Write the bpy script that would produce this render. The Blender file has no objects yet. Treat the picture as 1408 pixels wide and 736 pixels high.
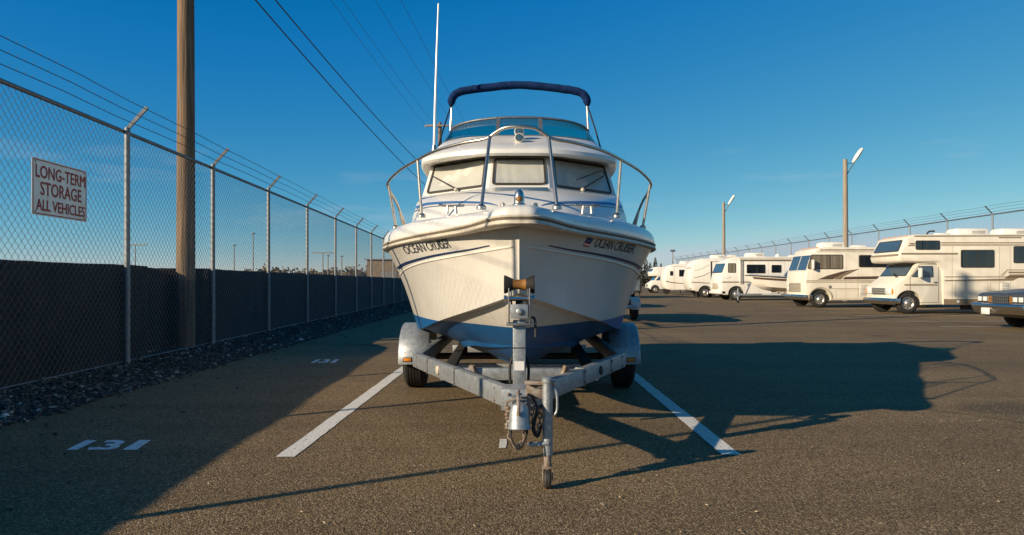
import bpy, bmesh, math, random
import numpy as np
from mathutils import Vector, Matrix, noise
from mathutils.bvhtree import BVHTree

random.seed(7)
RNG = np.random.default_rng(11)
R = math.radians
scene = bpy.context.scene
COL = scene.collection

# ------------------------------------------------------------------ camera, light, exposure
CAMZ = 1.13
cam_d = bpy.data.cameras.new("camera")
cam = bpy.data.objects.new("camera", cam_d)
COL.objects.link(cam)
cam.location = (0, 0, CAMZ)
cam.rotation_euler = (R(90), 0, 0)
cam_d.sensor_width = 36
cam_d.lens = 36 * 1000 / 1408
cam_d.shift_x = -10 / 1408
cam_d.shift_y = 20 / 1408
cam_d.clip_start = 0.05
cam_d.clip_end = 6000
scene.camera = cam

SUN_AZ = R(32)        # shadows run to +X and, by this angle, away from the camera
SUN_EL = R(20.0)
to_sun = Vector((-math.cos(SUN_AZ) * math.cos(SUN_EL), -math.sin(SUN_AZ) * math.cos(SUN_EL), math.sin(SUN_EL)))

world = bpy.data.worlds.new("World")
scene.world = world
world.use_nodes = True
wn = world.node_tree.nodes
wl = world.node_tree.links
wn.clear()
sky = wn.new("ShaderNodeTexSky")
sky.sky_type = 'NISHITA'
sky.sun_disc = False
sky.sun_elevation = SUN_EL
sky.sun_rotation = math.atan2(to_sun.x, to_sun.y)
sky.altitude = 8000
sky.air_density = 2.0
sky.dust_density = 2.0
sky.ozone_density = 6.0
hsv = wn.new("ShaderNodeHueSaturation")
hsv.inputs["Hue"].default_value = 0.5
hsv.inputs["Saturation"].default_value = 1.0
bg = wn.new("ShaderNodeBackground")
bg.inputs["Strength"].default_value = 0.10
wo = wn.new("ShaderNodeOutputWorld")
wl.new(sky.outputs[0], hsv.inputs["Color"])
ssp = wn.new("ShaderNodeSeparateColor")
scb = wn.new("ShaderNodeCombineColor")
wl.new(hsv.outputs[0], ssp.inputs[0])


def wmath(op, a, b):
    nd = wn.new("ShaderNodeMath")
    nd.operation = op
    for k_, v_ in enumerate((a, b)):
        if isinstance(v_, (int, float)):
            nd.inputs[k_].default_value = v_
        else:
            wl.new(v_, nd.inputs[k_])
    return nd.outputs[0]


# the film's response to the clear sky, channel by channel
cr = wmath('MAXIMUM', wmath('SUBTRACT', wmath('MINIMUM', ssp.outputs[0], 3.1), .45), .02)
wl.new(wmath('MULTIPLY', wmath('POWER', cr, 1.4), .99), scb.inputs[0])
wl.new(wmath('MULTIPLY', wmath('POWER', wmath('MINIMUM', ssp.outputs[1], 5.1), .95), 1.0), scb.inputs[1])
wl.new(wmath('MINIMUM', wmath('MULTIPLY', ssp.outputs[2], 1.12), wmath('ADD', wmath('MULTIPLY', ssp.outputs[2], .30), 2.7)), scb.inputs[2])
# a few thin wisps low over the horizon
wtc = wn.new("ShaderNodeTexCoord")
wmp = wn.new("ShaderNodeMapping")
wmp.inputs["Scale"].default_value = (5.5, 5.5, 34)
wl.new(wtc.outputs["Generated"], wmp.inputs[0])
wnz = wn.new("ShaderNodeTexNoise")
wnz.inputs["Scale"].default_value = 1.0
wnz.inputs["Detail"].default_value = 7
wl.new(wmp.outputs[0], wnz.inputs["Vector"])
wsp = wn.new("ShaderNodeSeparateXYZ")
wl.new(wtc.outputs["Generated"], wsp.inputs[0])
band = wn.new("ShaderNodeValToRGB")
for e_, (p_, v_) in zip((band.color_ramp.elements[0], band.color_ramp.elements.new(.10), band.color_ramp.elements[-1]), ((.04, 0), (.11, 1), (.20, 0))):
    e_.position = p_
    e_.color = (v_, v_, v_, 1)
wl.new(wsp.outputs[2], band.inputs[0])
wth = wn.new("ShaderNodeValToRGB")
wth.color_ramp.elements[0].position = .56
wth.color_ramp.elements[1].position = .80
wl.new(wnz.outputs["Fac"], wth.inputs[0])
wfac = wmath('MULTIPLY', wmath('MULTIPLY', band.outputs[0], wth.outputs[0]), .40)
wmx = wn.new("ShaderNodeMix")
wmx.data_type = 'RGBA'
wl.new(wfac, wmx.inputs[0])
wl.new(scb.outputs[0], wmx.inputs[6])
wmx.inputs[7].default_value = (4.6, 4.9, 5.2, 1)
wl.new(wmx.outputs[2], bg.inputs[0])
wl.new(bg.outputs[0], wo.inputs[0])

sun_d = bpy.data.lights.new("sun", 'SUN')
sun_d.energy = 5.0
sun_d.angle = R(0.5)
sun_d.color = (1.0, 0.83, 0.60)
sun = bpy.data.objects.new("sun", sun_d)
COL.objects.link(sun)
sun.rotation_euler = to_sun.to_track_quat('Z', 'Y').to_euler()
sun.location = (-30, -20, 30)

scene.view_settings.view_transform = 'Standard'
scene.view_settings.look = 'None'
scene.view_settings.gamma = 1.0
scene.view_settings.exposure = 0.34
scene.view_settings.use_curve_mapping = False
scene.render.engine = 'CYCLES'
scene.cycles.max_bounces = 6
scene.cycles.transparent_max_bounces = 16

# ------------------------------------------------------------------ materials
MATS = {}


def mk(name, col, rough=0.5, metal=0.0, var=0.0, vscale=4.0, bump=0.0, bscale=60.0, detail=4.0,
       col2=None, coat=0.0, spec=None, stretch=None):
    """Principled material; colour wanders between col and col2 (or a scaled col) with noise; bump from finer noise."""
    m = bpy.data.materials.new(name)
    m.use_nodes = True
    nt = m.node_tree
    p = nt.nodes["Principled BSDF"]
    p.inputs["Base Color"].default_value = (*col, 1)
    p.inputs["Roughness"].default_value = rough
    p.inputs["Metallic"].default_value = metal
    if coat:
        p.inputs["Coat Weight"].default_value = coat
        p.inputs["Coat Roughness"].default_value = 0.08
    if spec is not None:
        p.inputs["Specular IOR Level"].default_value = spec
    tc = nt.nodes.new("ShaderNodeTexCoord")
    src = tc.outputs["Object"]
    if stretch:
        mp = nt.nodes.new("ShaderNodeMapping")
        mp.inputs["Scale"].default_value = stretch
        nt.links.new(src, mp.inputs["Vector"])
        src = mp.outputs[0]
    if var or col2:
        c2 = col2 or tuple(c * (1 - var) for c in col)
        n = nt.nodes.new("ShaderNodeTexNoise")
        n.inputs["Scale"].default_value = vscale
        n.inputs["Detail"].default_value = detail
        n.inputs["Roughness"].default_value = 0.62
        rp = nt.nodes.new("ShaderNodeValToRGB")
        rp.color_ramp.elements[0].position = 0.35
        rp.color_ramp.elements[0].color = (*col, 1)
        rp.color_ramp.elements[1].position = 0.68
        rp.color_ramp.elements[1].color = (*c2, 1)
        nt.links.new(src, n.inputs["Vector"])
        nt.links.new(n.outputs["Fac"], rp.inputs[0])
        nt.links.new(rp.outputs[0], p.inputs["Base Color"])
    if bump:
        n2 = nt.nodes.new("ShaderNodeTexNoise")
        n2.inputs["Scale"].default_value = bscale
        n2.inputs["Detail"].default_value = 3
        b = nt.nodes.new("ShaderNodeBump")
        b.inputs["Strength"].default_value = bump
        b.inputs["Distance"].default_value = 0.01
        nt.links.new(src, n2.inputs["Vector"])
        nt.links.new(n2.outputs["Fac"], b.inputs["Height"])
        nt.links.new(b.outputs[0], p.inputs["Normal"])
    MATS[name] = m
    return m


def mk_glass(name, tint, gloss=0.25, rough=0.02):
    m = bpy.data.materials.new(name)
    m.use_nodes = True
    nt = m.node_tree
    nt.nodes.remove(nt.nodes["Principled BSDF"])
    out = nt.nodes["Material Output"]
    tr = nt.nodes.new("ShaderNodeBsdfTransparent")
    tr.inputs[0].default_value = (*tint, 1)
    gl = nt.nodes.new("ShaderNodeBsdfGlossy")
    gl.inputs["Roughness"].default_value = rough
    fr = nt.nodes.new("ShaderNodeFresnel")
    fr.inputs["IOR"].default_value = 1.5
    ad = nt.nodes.new("ShaderNodeMath")
    ad.operation = 'MULTIPLY_ADD'
    ad.inputs[1].default_value = 1.0
    ad.inputs[2].default_value = gloss * 0.2
    mx = nt.nodes.new("ShaderNodeMixShader")
    nt.links.new(fr.outputs[0], ad.inputs[0])
    ge = nt.nodes.new("ShaderNodeNewGeometry")
    ft = nt.nodes.new("ShaderNodeMath")
    ft.operation = 'SUBTRACT'
    ft.inputs[0].default_value = 1.0
    nt.links.new(ge.outputs["Backfacing"], ft.inputs[1])
    m2 = nt.nodes.new("ShaderNodeMath")
    m2.operation = 'MULTIPLY'
    nt.links.new(ad.outputs[0], m2.inputs[0])
    nt.links.new(ft.outputs[0], m2.inputs[1])
    nt.links.new(m2.outputs[0], mx.inputs[0])
    nt.links.new(tr.outputs[0], mx.inputs[1])
    nt.links.new(gl.outputs[0], mx.inputs[2])
    nt.links.new(mx.outputs[0], out.inputs[0])
    MATS[name] = m
    return m


def mk_asphalt():
    m = bpy.data.materials.new("asphalt")
    m.use_nodes = True
    nt = m.node_tree
    N, L = nt.nodes, nt.links
    p = N["Principled BSDF"]
    p.inputs["Roughness"].default_value = 0.85
    p.inputs["Specular IOR Level"].default_value = 0.25
    tc = N.new("ShaderNodeTexCoord")

    def nz(scale, det, rgh=0.6):
        n = N.new("ShaderNodeTexNoise")
        n.inputs["Scale"].default_value = scale
        n.inputs["Detail"].default_value = det
        n.inputs["Roughness"].default_value = rgh
        L.new(tc.outputs["Object"], n.inputs["Vector"])
        return n

    def ramp(src, stops):
        r = N.new("ShaderNodeValToRGB")
        while len(r.color_ramp.elements) < len(stops):
            r.color_ramp.elements.new(0.5)
        for e, (pos, c) in zip(r.color_ramp.elements, stops):
            e.position = pos
            e.color = (*c, 1)
        L.new(src, r.inputs[0])
        return r

    def mix(mode, fac, a, b):
        x = N.new("ShaderNodeMix")
        x.data_type = 'RGBA'
        x.blend_type = mode
        if isinstance(fac, float):
            x.inputs[0].default_value = fac
        else:
            L.new(fac, x.inputs[0])
        L.new(a, x.inputs[6])
        L.new(b, x.inputs[7])
        return x.outputs[2]
    vor = N.new("ShaderNodeTexVoronoi")
    vor.inputs["Scale"].default_value = 110
    L.new(tc.outputs["Object"], vor.inputs["Vector"])
    sep = N.new("ShaderNodeSeparateColor")
    L.new(vor.outputs["Color"], sep.inputs[0])
    stones = ramp(sep.outputs[0], [(0.0, (.130, .085, .041)), (0.45, (.265, .177, .084)), (0.8, (.365, .250, .125)), (1.0, (.56, .43, .27))])
    gap = ramp(vor.outputs["Distance"], [(0.25, (1, 1, 1)), (0.75, (.45, .45, .45))])
    c = mix('MULTIPLY', 1.0, stones.outputs[0], gap.outputs[0])
    big = ramp(nz(0.35, 5).outputs["Fac"], [(0.3, (.80, .80, .80)), (0.55, (1, 1, 1)), (0.75, (1.12, 1.10, 1.08))])
    c = mix('MULTIPLY', 1.0, c, big.outputs[0])
    # a few oil spots, dark blots of their own shape
    oil = ramp(nz(0.55, 2.5, 0.45).outputs["Fac"], [(0.28, (.5, .5, .52)), (0.36, (1, 1, 1))])
    c = mix('MULTIPLY', 0.7, c, oil.outputs[0])
    # long drag streaks across the lot
    mp = N.new("ShaderNodeMapping")
    mp.inputs["Rotation"].default_value = (0, 0, R(14))
    mp.inputs["Scale"].default_value = (0.05, 1.3, 1)
    L.new(tc.outputs["Object"], mp.inputs[0])
    st = N.new("ShaderNodeTexNoise")
    st.inputs["Scale"].default_value = 1.0
    st.inputs["Detail"].default_value = 6
    L.new(mp.outputs[0], st.inputs["Vector"])
    stk = ramp(st.outputs["Fac"], [(0.35, (.84, .84, .84)), (0.55, (1.04, 1.04, 1.04))])
    c = mix('MULTIPLY', 0.8, c, stk.outputs[0])
    L.new(c, p.inputs["Base Color"])
    b = N.new("ShaderNodeBump")
    b.inputs["Strength"].default_value = 0.55
    b.inputs["Distance"].default_value = 0.008
    inv = N.new("ShaderNodeMath")
    inv.operation = 'SUBTRACT'
    inv.inputs[0].default_value = 1.0
    L.new(vor.outputs["Distance"], inv.inputs[1])
    L.new(inv.outputs[0], b.inputs["Height"])
    L.new(b.outputs[0], p.inputs["Normal"])
    MATS["asphalt"] = m


def mk_paint(name, col, wear=0.42):
    """Road paint with worn-through spots that show the asphalt colour."""
    m = bpy.data.materials.new(name)
    m.use_nodes = True
    nt = m.node_tree
    N, L = nt.nodes, nt.links
    p = N["Principled BSDF"]
    p.inputs["Roughness"].default_value = 0.8
    tc = N.new("ShaderNodeTexCoord")
    n = N.new("ShaderNodeTexNoise")
    n.inputs["Scale"].default_value = 38
    n.inputs["Detail"].default_value = 6
    n.inputs["Roughness"].default_value = 0.75
    L.new(tc.outputs["Object"], n.inputs["Vector"])
    r = N.new("ShaderNodeValToRGB")
    r.color_ramp.elements[0].position = wear - 0.06
    r.color_ramp.elements[0].color = (.16, .125, .085, 1)
    r.color_ramp.elements[1].position = wear + 0.02
    r.color_ramp.elements[1].color = (*col, 1)
    e = r.color_ramp.elements.new(0.75)
    e.color = (*[c * 0.82 for c in col], 1)
    L.new(n.outputs["Fac"], r.inputs[0])
    L.new(r.outputs[0], p.inputs["Base Color"])
    MATS[name] = m


def mk_hull():
    m = bpy.data.materials.new("hull_gelcoat")
    m.use_nodes = True
    nt = m.node_tree
    N, L = nt.nodes, nt.links
    p = N["Principled BSDF"]
    tc = N.new("ShaderNodeTexCoord")
    sp = N.new("ShaderNodeSeparateXYZ")
    L.new(tc.outputs["Object"], sp.inputs[0])
    nz = N.new("ShaderNodeTexNoise")
    nz.inputs["Scale"].default_value = 3.2
    nz.inputs["Detail"].default_value = 5
    nz.inputs["Roughness"].default_value = 0.65
    L.new(tc.outputs["Object"], nz.inputs["Vector"])
    w = N.new("ShaderNodeValToRGB")
    w.color_ramp.elements[0].position = 0.3
    w.color_ramp.elements[0].color = (.575, .54, .48, 1)
    w.color_ramp.elements[1].position = 0.62
    w.color_ramp.elements[1].color = (.635, .60, .54, 1)
    L.new(nz.outputs["Fac"], w.inputs[0])
    bl = N.new("ShaderNodeValToRGB")
    bl.color_ramp.elements[0].position = 0.3
    bl.color_ramp.elements[0].color = (.003, .062, .19, 1)
    bl.color_ramp.elements[1].position = 0.7
    bl.color_ramp.elements[1].color = (.006, .105, .30, 1)
    L.new(nz.outputs["Fac"], bl.inputs[0])
    th = N.new("ShaderNodeMath")
    th.operation = 'LESS_THAN'
    th.inputs[1].default_value = 0.815
    L.new(sp.outputs[2], th.inputs[0])
    mx = N.new("ShaderNodeMix")
    mx.data_type = 'RGBA'
    L.new(th.outputs[0], mx.inputs[0])
    L.new(w.outputs[0], mx.inputs[6])
    L.new(bl.outputs[0], mx.inputs[7])
    L.new(mx.outputs[2], p.inputs["Base Color"])
    rr = N.new("ShaderNodeMath")
    rr.operation = 'MULTIPLY_ADD'
    rr.inputs[1].default_value = 0.25
    rr.inputs[2].default_value = 0.22
    L.new(th.outputs[0], rr.inputs[0])
    L.new(rr.outputs[0], p.inputs["Roughness"])
    MATS["hull"] = m


def mk_rock():
    m = bpy.data.materials.new("gravel_stone")
    m.use_nodes = True
    nt = m.node_tree
    N, L = nt.nodes, nt.links
    p = N["Principled BSDF"]
    p.inputs["Roughness"].default_value = 0.85
    g = N.new("ShaderNodeNewGeometry")
    r = N.new("ShaderNodeValToRGB")
    for pos, c in ((0.4, (.06, .052, .042)), (0.82, (.115, .103, .086)), (0.97, (.24, .22, .19))):
        e = r.color_ramp.elements.new(pos)
        e.color = (*c, 1)
    r.color_ramp.elements[0].color = (.045, .045, .045, 1)
    r.color_ramp.elements[-1].color = (.6, .58, .54, 1)
    L.new(g.outputs["Random Per Island"], r.inputs[0])
    L.new(r.outputs[0], p.inputs["Base Color"])
    MATS["rock"] = m


def mk_leaf(name, a, b):
    m = bpy.data.materials.new(name)
    m.use_nodes = True
    nt = m.node_tree
    N, L = nt.nodes, nt.links
    p = N["Principled BSDF"]
    p.inputs["Roughness"].default_value = 0.9
    g = N.new("ShaderNodeNewGeometry")
    r = N.new("ShaderNodeValToRGB")
    r.color_ramp.elements[0].color = (*a, 1)
    r.color_ramp.elements[1].color = (*b, 1)
    L.new(g.outputs["Random Per Island"], r.inputs[0])
    L.new(r.outputs[0], p.inputs["Base Color"])
    MATS[name] = m


mk_asphalt()
mk_paint("road_paint", (.74, .715, .66), 0.435)
mk_paint("faded_paint", (.62, .61, .58), 0.47)
mk_hull()
mk_rock()
mk_leaf("needles", (.035, .035, .02), (.09, .08, .045))
mk_leaf("brush", (.09, .07, .04), (.20, .15, .09))
mk("gelcoat", (.76, .735, .68), .28, var=.06, vscale=5, col2=(.70, .67, .60), coat=.2)
mk("gelcoat_aged", (.76, .72, .63), .38, var=.08, vscale=7)
mk("rub_vinyl", (.64, .56, .44), .5, var=.3, vscale=20)
mk("rub_dark", (.05, .042, .03), .5)
mk("rail_groove", (.16, .135, .10), .6)
mk("bunk_carpet", (.028, .026, .024), .95, var=.4, vscale=30, bump=.3)
mk("navy_vinyl", (.012, .03, .085), .4)
mk("stripe_blue", (.05, .14, .33), .4)
mk("letter_navy", (.03, .04, .06), .5)
mk("stainless", (.66, .59, .50), .36, 1.0, var=.25, vscale=30)
mk("chrome", (.74, .70, .63), .27, 1.0, var=.2, vscale=20)
mk("galvanised", (.40, .425, .44), .5, .6, col2=(.27, .285, .295), vscale=28, bump=.15, bscale=90)
mk("post_zinc", (.31, .315, .31), .6, .25, col2=(.20, .205, .20), vscale=18, bump=.15, bscale=90)
mk("galvanised_wire", (.30, .31, .32), .55, .5)
mk("rail_steel", (.22, .23, .24), .5, .6, var=.3, vscale=14)
mk("rusty_steel", (.20, .13, .08), .75, .4, col2=(.36, .33, .30), vscale=22, bump=.3)
mk("dark_steel", (.06, .055, .05), .6, .5, var=.4, vscale=12)
mk("roller_amber", (.34, .15, .03), .5, col2=(.10, .05, .015), vscale=16)
mk("black_rubber", (.016, .015, .014), .75, var=.4, vscale=20, bump=.2, bscale=80)
mk("tyre_rubber", (.022, .020, .018), .85, var=.4, vscale=18, bump=.3, bscale=70)
mk("black_plastic", (.02, .02, .02), .45)
mk("canvas_navy", (.006, .020, .070), .9, col2=(.012, .034, .11), vscale=14, bump=.5, bscale=26, spec=.1)
mk("curtain_white", (.74, .73, .70), .8, var=.10, vscale=6)
mk("curtain_dim", (.36, .31, .25), .9)
mk("curtain_tan", (.40, .34, .26), .9, col2=(.17, .14, .10), vscale=3.2, stretch=(4, 1, .05))
mk_glass("clear_glass", (.93, .93, .91), .3)
mk_glass("smoke_glass", (.42, .41, .39), .5)
mk_glass("teal_glass", (.30, .74, .74), .15)
mk("dark_glass", (.012, .013, .014), .06, spec=.6)
mk("windscreen_glass", (.05, .09, .13), .04, spec=.9)
mk("amber_lens", (.75, .25, .02), .3)
mk("red_lens", (.45, .02, .02), .3)
mk("lamp_lens", (.70, .72, .70), .15, spec=.8)
mk("wood_pole", (.27, .175, .10), .85, col2=(.085, .052, .03), vscale=11, stretch=(3.5, 3.5, .10), bump=1.0, bscale=20)
mk("wood_grey", (.36, .30, .23), .85, col2=(.22, .18, .13), vscale=9, stretch=(3, 3, .15), bump=.4)
mk("porcelain", (.5, .5, .5), .3)
mk("wire_black", (.02, .02, .022), .6)
mk("screen_fabric", (.056, .052, .043), .9, col2=(.034, .032, .027), vscale=2.2, bump=.4, bscale=120, spec=.2)
mk("gravel_bed", (.045, .040, .033), .95, var=.5, vscale=30, bump=.8, bscale=40)
mk("rv_cream", (.80, .74, .62), .42, col2=(.71, .64, .51), vscale=1.3, detail=7, stretch=(2.6, 2.6, .35))
mk("rv_white", (.84, .80, .72), .38, col2=(.76, .70, .60), vscale=1.4, detail=7, stretch=(2.6, 2.6, .35))
mk("rv_tan", (.27, .20, .125), .5, var=.25, vscale=8)
mk("rv_brown", (.10, .065, .045), .5)
mk("rv_beige", (.52, .44, .32), .5, var=.2, vscale=6)
mk("roof_plastic", (.82, .78, .70), .5, var=.15, vscale=6)
mk("grille_grey", (.22, .20, .17), .5)
mk("rim_metal", (.55, .52, .46), .35, .7, var=.3, vscale=12)
mk("sedan_paint", (.060, .063, .062), .42, coat=.15, var=.3, vscale=5)
mk("plate_white", (.74, .72, .68), .5)
mk("sign_face", (.88, .84, .74), .5, col2=(.76, .70, .57), vscale=7)
mk("sign_red", (.40, .030, .008), .6, var=.35, vscale=40)
mk("box_paint", (.20, .24, .27), .5, var=.15, vscale=3)
mk("brick_tan", (.30, .22, .14), .85, var=.35, vscale=1.2)
mk("roof_metal", (.25, .24, .22), .6, .3)
mk("interior", (.06, .055, .05), .8)

# ------------------------------------------------------------------ mesh builder


class MB:
    def __init__(self):
        self.v, self.f, self.m = [], [], []

    def add(self, vs, fs, mi=0):
        o = len(self.v)
        self.v += [tuple(v) for v in vs]
        self.f += [tuple(i + o for i in f) for f in fs]
        self.m += [mi] * len(fs)
        return self

    def box(self, c, s, rot=None, mi=0):
        vs = []
        for x in (-.5, .5):
            for y in (-.5, .5):
                for z in (-.5, .5):
                    p = Vector((x * s[0], y * s[1], z * s[2]))
                    if rot is not None:
                        p = rot @ p
                    vs.append(p + Vector(c))
        return self.add(vs, [(0, 1, 3, 2), (4, 6, 7, 5), (0, 4, 5, 1), (2, 3, 7, 6), (0, 2, 6, 4), (1, 5, 7, 3)], mi)

    def bar(self, p0, p1, w, h, mi=0, up=(0, 0, 1)):
        """Rectangular bar from p0 to p1, w across, h along up."""
        p0, p1 = Vector(p0), Vector(p1)
        d = (p1 - p0).normalized()
        s = d.cross(Vector(up)).normalized()
        u = s.cross(d).normalized()
        vs = []
        for p in (p0, p1):
            for a, b in ((-1, -1), (1, -1), (1, 1), (-1, 1)):
                vs.append(p + s * a * w / 2 + u * b * h / 2)
        return self.add(vs, [(0, 1, 2, 3), (7, 6, 5, 4), (0, 4, 5, 1), (1, 5, 6, 2), (2, 6, 7, 3), (3, 7, 4, 0)], mi)

    def loft(self, rings, closed=True, cap0=False, cap1=False, mi=0):
        n = len(rings[0])
        vs = [p for r in rings for p in r]
        fs = []
        for k in range(len(rings) - 1):
            for i in range(n if closed else n - 1):
                j = (i + 1) % n
                fs.append((k * n + i, k * n + j, (k + 1) * n + j, (k + 1) * n + i))
        if cap0:
            fs.append(tuple(reversed(range(n))))
        if cap1:
            fs.append(tuple((len(rings) - 1) * n + i for i in range(n)))
        return self.add(vs, fs, mi)

    def tube(self, path, r, n=8, caps=True, mi=0, flat=1.0):
        path = [Vector(p) for p in path]
        rs = r if isinstance(r, (list, tuple)) else [r] * len(path)
        rings = []
        ref = None
        for i, p in enumerate(path):
            a = path[max(0, i - 1)]
            b = path[min(len(path) - 1, i + 1)]
            d = (b - a).normalized()
            if ref is None:
                ref = Vector((0, 0, 1)) if abs(d.z) < .9 else Vector((1, 0, 0))
            s = d.cross(ref)
            s.normalize()
            u = s.cross(d).normalized()
            ref = u
            rings.append([p + (s * math.cos(t) + u * math.sin(t) * flat) * rs[i]
                          for t in (2 * math.pi * k / n for k in range(n))])
        return self.loft(rings, True, caps, caps, mi)

    def cyl(self, p0, p1, r0, r1=None, n=14, mi=0):
        return self.tube([p0, p1], [r0, r0 if r1 is None else r1], n, True, mi)

    def lathe(self, prof, o, axis=(0, 0, 1), n=24, mi=0, caps=True):
        """prof: (radius, distance along the axis)."""
        ax = Vector(axis).normalized()
        s = ax.cross(Vector((0, 0, 1)) if abs(ax.z) < .9 else Vector((1, 0, 0))).normalized()
        u = ax.cross(s)
        rings = [[Vector(o) + ax * h + (s * math.cos(t) + u * math.sin(t)) * max(rr, 1e-4)
                  for t in (2 * math.pi * k / n for k in range(n))] for rr, h in prof]
        return self.loft(rings, True, caps, caps, mi)

    def ball(self, c, r, sc=(1, 1, 1), n=14, mi=0):
        rings = []
        for i in range(1, 8):
            th = math.pi * i / 8
            rings.append([Vector((c[0] + r * sc[0] * math.sin(th) * math.cos(t), c[1] + r * sc[1] * math.sin(th) * math.sin(t),
                                  c[2] + r * sc[2] * math.cos(th))) for t in (2 * math.pi * k / n for k in range(n))])
        return self.loft(rings, True, True, True, mi)

    def prism(self, poly, vec, mi=0):
        n = len(poly)
        a = [Vector(p) for p in poly]
        b = [p + Vector(vec) for p in a]
        fs = [tuple(range(n)), tuple(reversed(range(n, 2 * n)))]
        fs += [(i, i + n, (i + 1) % n + n, (i + 1) % n) for i in range(n)]
        return self.add(a + b, fs, mi)

    def panel(self, poly, off, th, out, mi=0):
        """Slab on a plane: poly lifted by off and th thick, along the normal that points to `out`."""
        a = [Vector(p) for p in poly]
        nrm = Vector((0, 0, 0))
        for i in range(len(a)):
            nrm += a[i].cross(a[(i + 1) % len(a)])
        nrm.normalize()
        if nrm.dot(Vector(out)) < 0:
            nrm = -nrm
        return self.prism([p + nrm * off for p in a], nrm * th, mi)

    def ring_panel(self, outer, inner, off, th, out, mi=0):
        """Frame: the slab between two matching outlines."""
        a = [Vector(p) for p in outer]
        b = [Vector(p) for p in inner]
        nrm = Vector((0, 0, 0))
        for i in range(len(a)):
            nrm += a[i].cross(a[(i + 1) % len(a)])
        nrm.normalize()
        if nrm.dot(Vector(out)) < 0:
            nrm = -nrm
        n = len(a)
        rings = [[p + nrm * off for p in b], [p + nrm * off for p in a],
                 [p + nrm * (off + th) for p in a], [p + nrm * (off + th) for p in b], [p + nrm * off for p in b]]
        return self.loft(rings, True, False, False, mi)

    def build(self, name, mats, parent=None, origin=(0, 0, 0), smooth=35, bevel=0, merge=False):
        o = Vector(origin)
        me = bpy.data.meshes.new(name)
        me.from_pydata([Vector(v) - o for v in self.v], [], self.f)
        mats = mats if isinstance(mats, (list, tuple)) else [mats]
        for m in mats:
            me.materials.append(MATS[m])
        if len(mats) > 1:
            me.polygons.foreach_set("material_index", self.m)
        bm = bmesh.new()
        bm.from_mesh(me)
        if merge:
            bmesh.ops.remove_doubles(bm, verts=bm.verts, dist=1e-4)
        bmesh.ops.recalc_face_normals(bm, faces=bm.faces)
        if bevel:
            es = [e for e in bm.edges if len(e.link_faces) == 2 and e.calc_face_angle(0) > R(28)]
            bmesh.ops.bevel(bm, geom=es, offset=bevel, segments=2, profile=.5, affect='EDGES', clamp_overlap=True)
        bm.to_mesh(me)
        bm.free()
        if smooth:
            me.shade_smooth()
            me.set_sharp_from_angle(angle=R(smooth))
        ob = bpy.data.objects.new(name, me)
        COL.objects.link(ob)
        if parent is not None:
            ob.parent = parent
        else:
            ob.location = o
        return ob


def tag(o, label=None, cat=None, group=None, kind=None):
    if label:
        o["label"] = label
    if cat:
        o["category"] = cat
    if group:
        o["group"] = group
    if kind:
        o["kind"] = kind
    return o


def thing(name, label, cat, loc=(0, 0, 0), group=None, rz=0):
    o = bpy.data.objects.new(name, None)
    o.empty_display_size = .3
    COL.objects.link(o)
    o.location = loc
    o.rotation_euler = (0, 0, rz)
    return tag(o, label, cat, group)


def copy_tree(o, parent=None):
    c = o.copy()
    COL.objects.link(c)
    if parent is not None:
        c.parent = parent
    for ch in list(o.children):
        copy_tree(ch, c)
    return c


def cut(ob, cutter):
    """Boolean difference, applied at once; the cutter is removed."""
    md = ob.modifiers.new("cut", 'BOOLEAN')
    md.object = cutter
    md.solver = 'EXACT'
    bpy.context.view_layer.update()
    dg = bpy.context.evaluated_depsgraph_get()
    me = bpy.data.meshes.new_from_object(ob.evaluated_get(dg))
    ob.modifiers.clear()
    old = ob.data
    ob.data = me
    bpy.data.meshes.remove(old)
    cm = cutter.data
    bpy.data.objects.remove(cutter)
    bpy.data.meshes.remove(cm)
    me.shade_smooth()
    me.set_sharp_from_angle(angle=R(30))


def P(px, py, Y):
    """Point at depth Y seen at the photograph's pixel (used to measure where things stand)."""
    return Vector(((px - 714) / 1000 * Y, Y, CAMZ - (py - 388) / 1000 * Y))


def catmull(pts, per=6):
    pts = [Vector(p) for p in pts]
    out = []
    for i in range(len(pts) - 1):
        p0 = pts[max(0, i - 1)] if i > 0 else pts[0] * 2 - pts[1]
        p1, p2 = pts[i], pts[i + 1]
        p3 = pts[i + 2] if i + 2 < len(pts) else pts[-1] * 2 - pts[-2]
        for k in range(per):
            t = k / per
            out.append(.5 * ((2 * p1) + (p2 - p0) * t + (2 * p0 - 5 * p1 + 4 * p2 - p3) * t * t + (3 * p1 - p0 - 3 * p2 + p3) * t ** 3))
    out.append(pts[-1])
    return out


def rpoly(pts, r, n=4):
    """Round the corners of a flat polygon in 3D."""
    pts = [Vector(p) for p in pts]
    out = []
    L = len(pts)
    for i in range(L):
        p = pts[i]
        a = pts[i - 1] - p
        b = pts[(i + 1) % L] - p
        rr = min(r, a.length * .45, b.length * .45)
        a = a.normalized() * rr
        b = b.normalized() * rr
        for k in range(n + 1):
            t = k / n
            out.append(p + a * (1 - t) ** 2 + b * t ** 2)
    return out


def rect_xz(x0, x1, z0, z1, y=0):
    return [(x0, y, z0), (x1, y, z0), (x1, y, z1), (x0, y, z1)]


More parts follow.
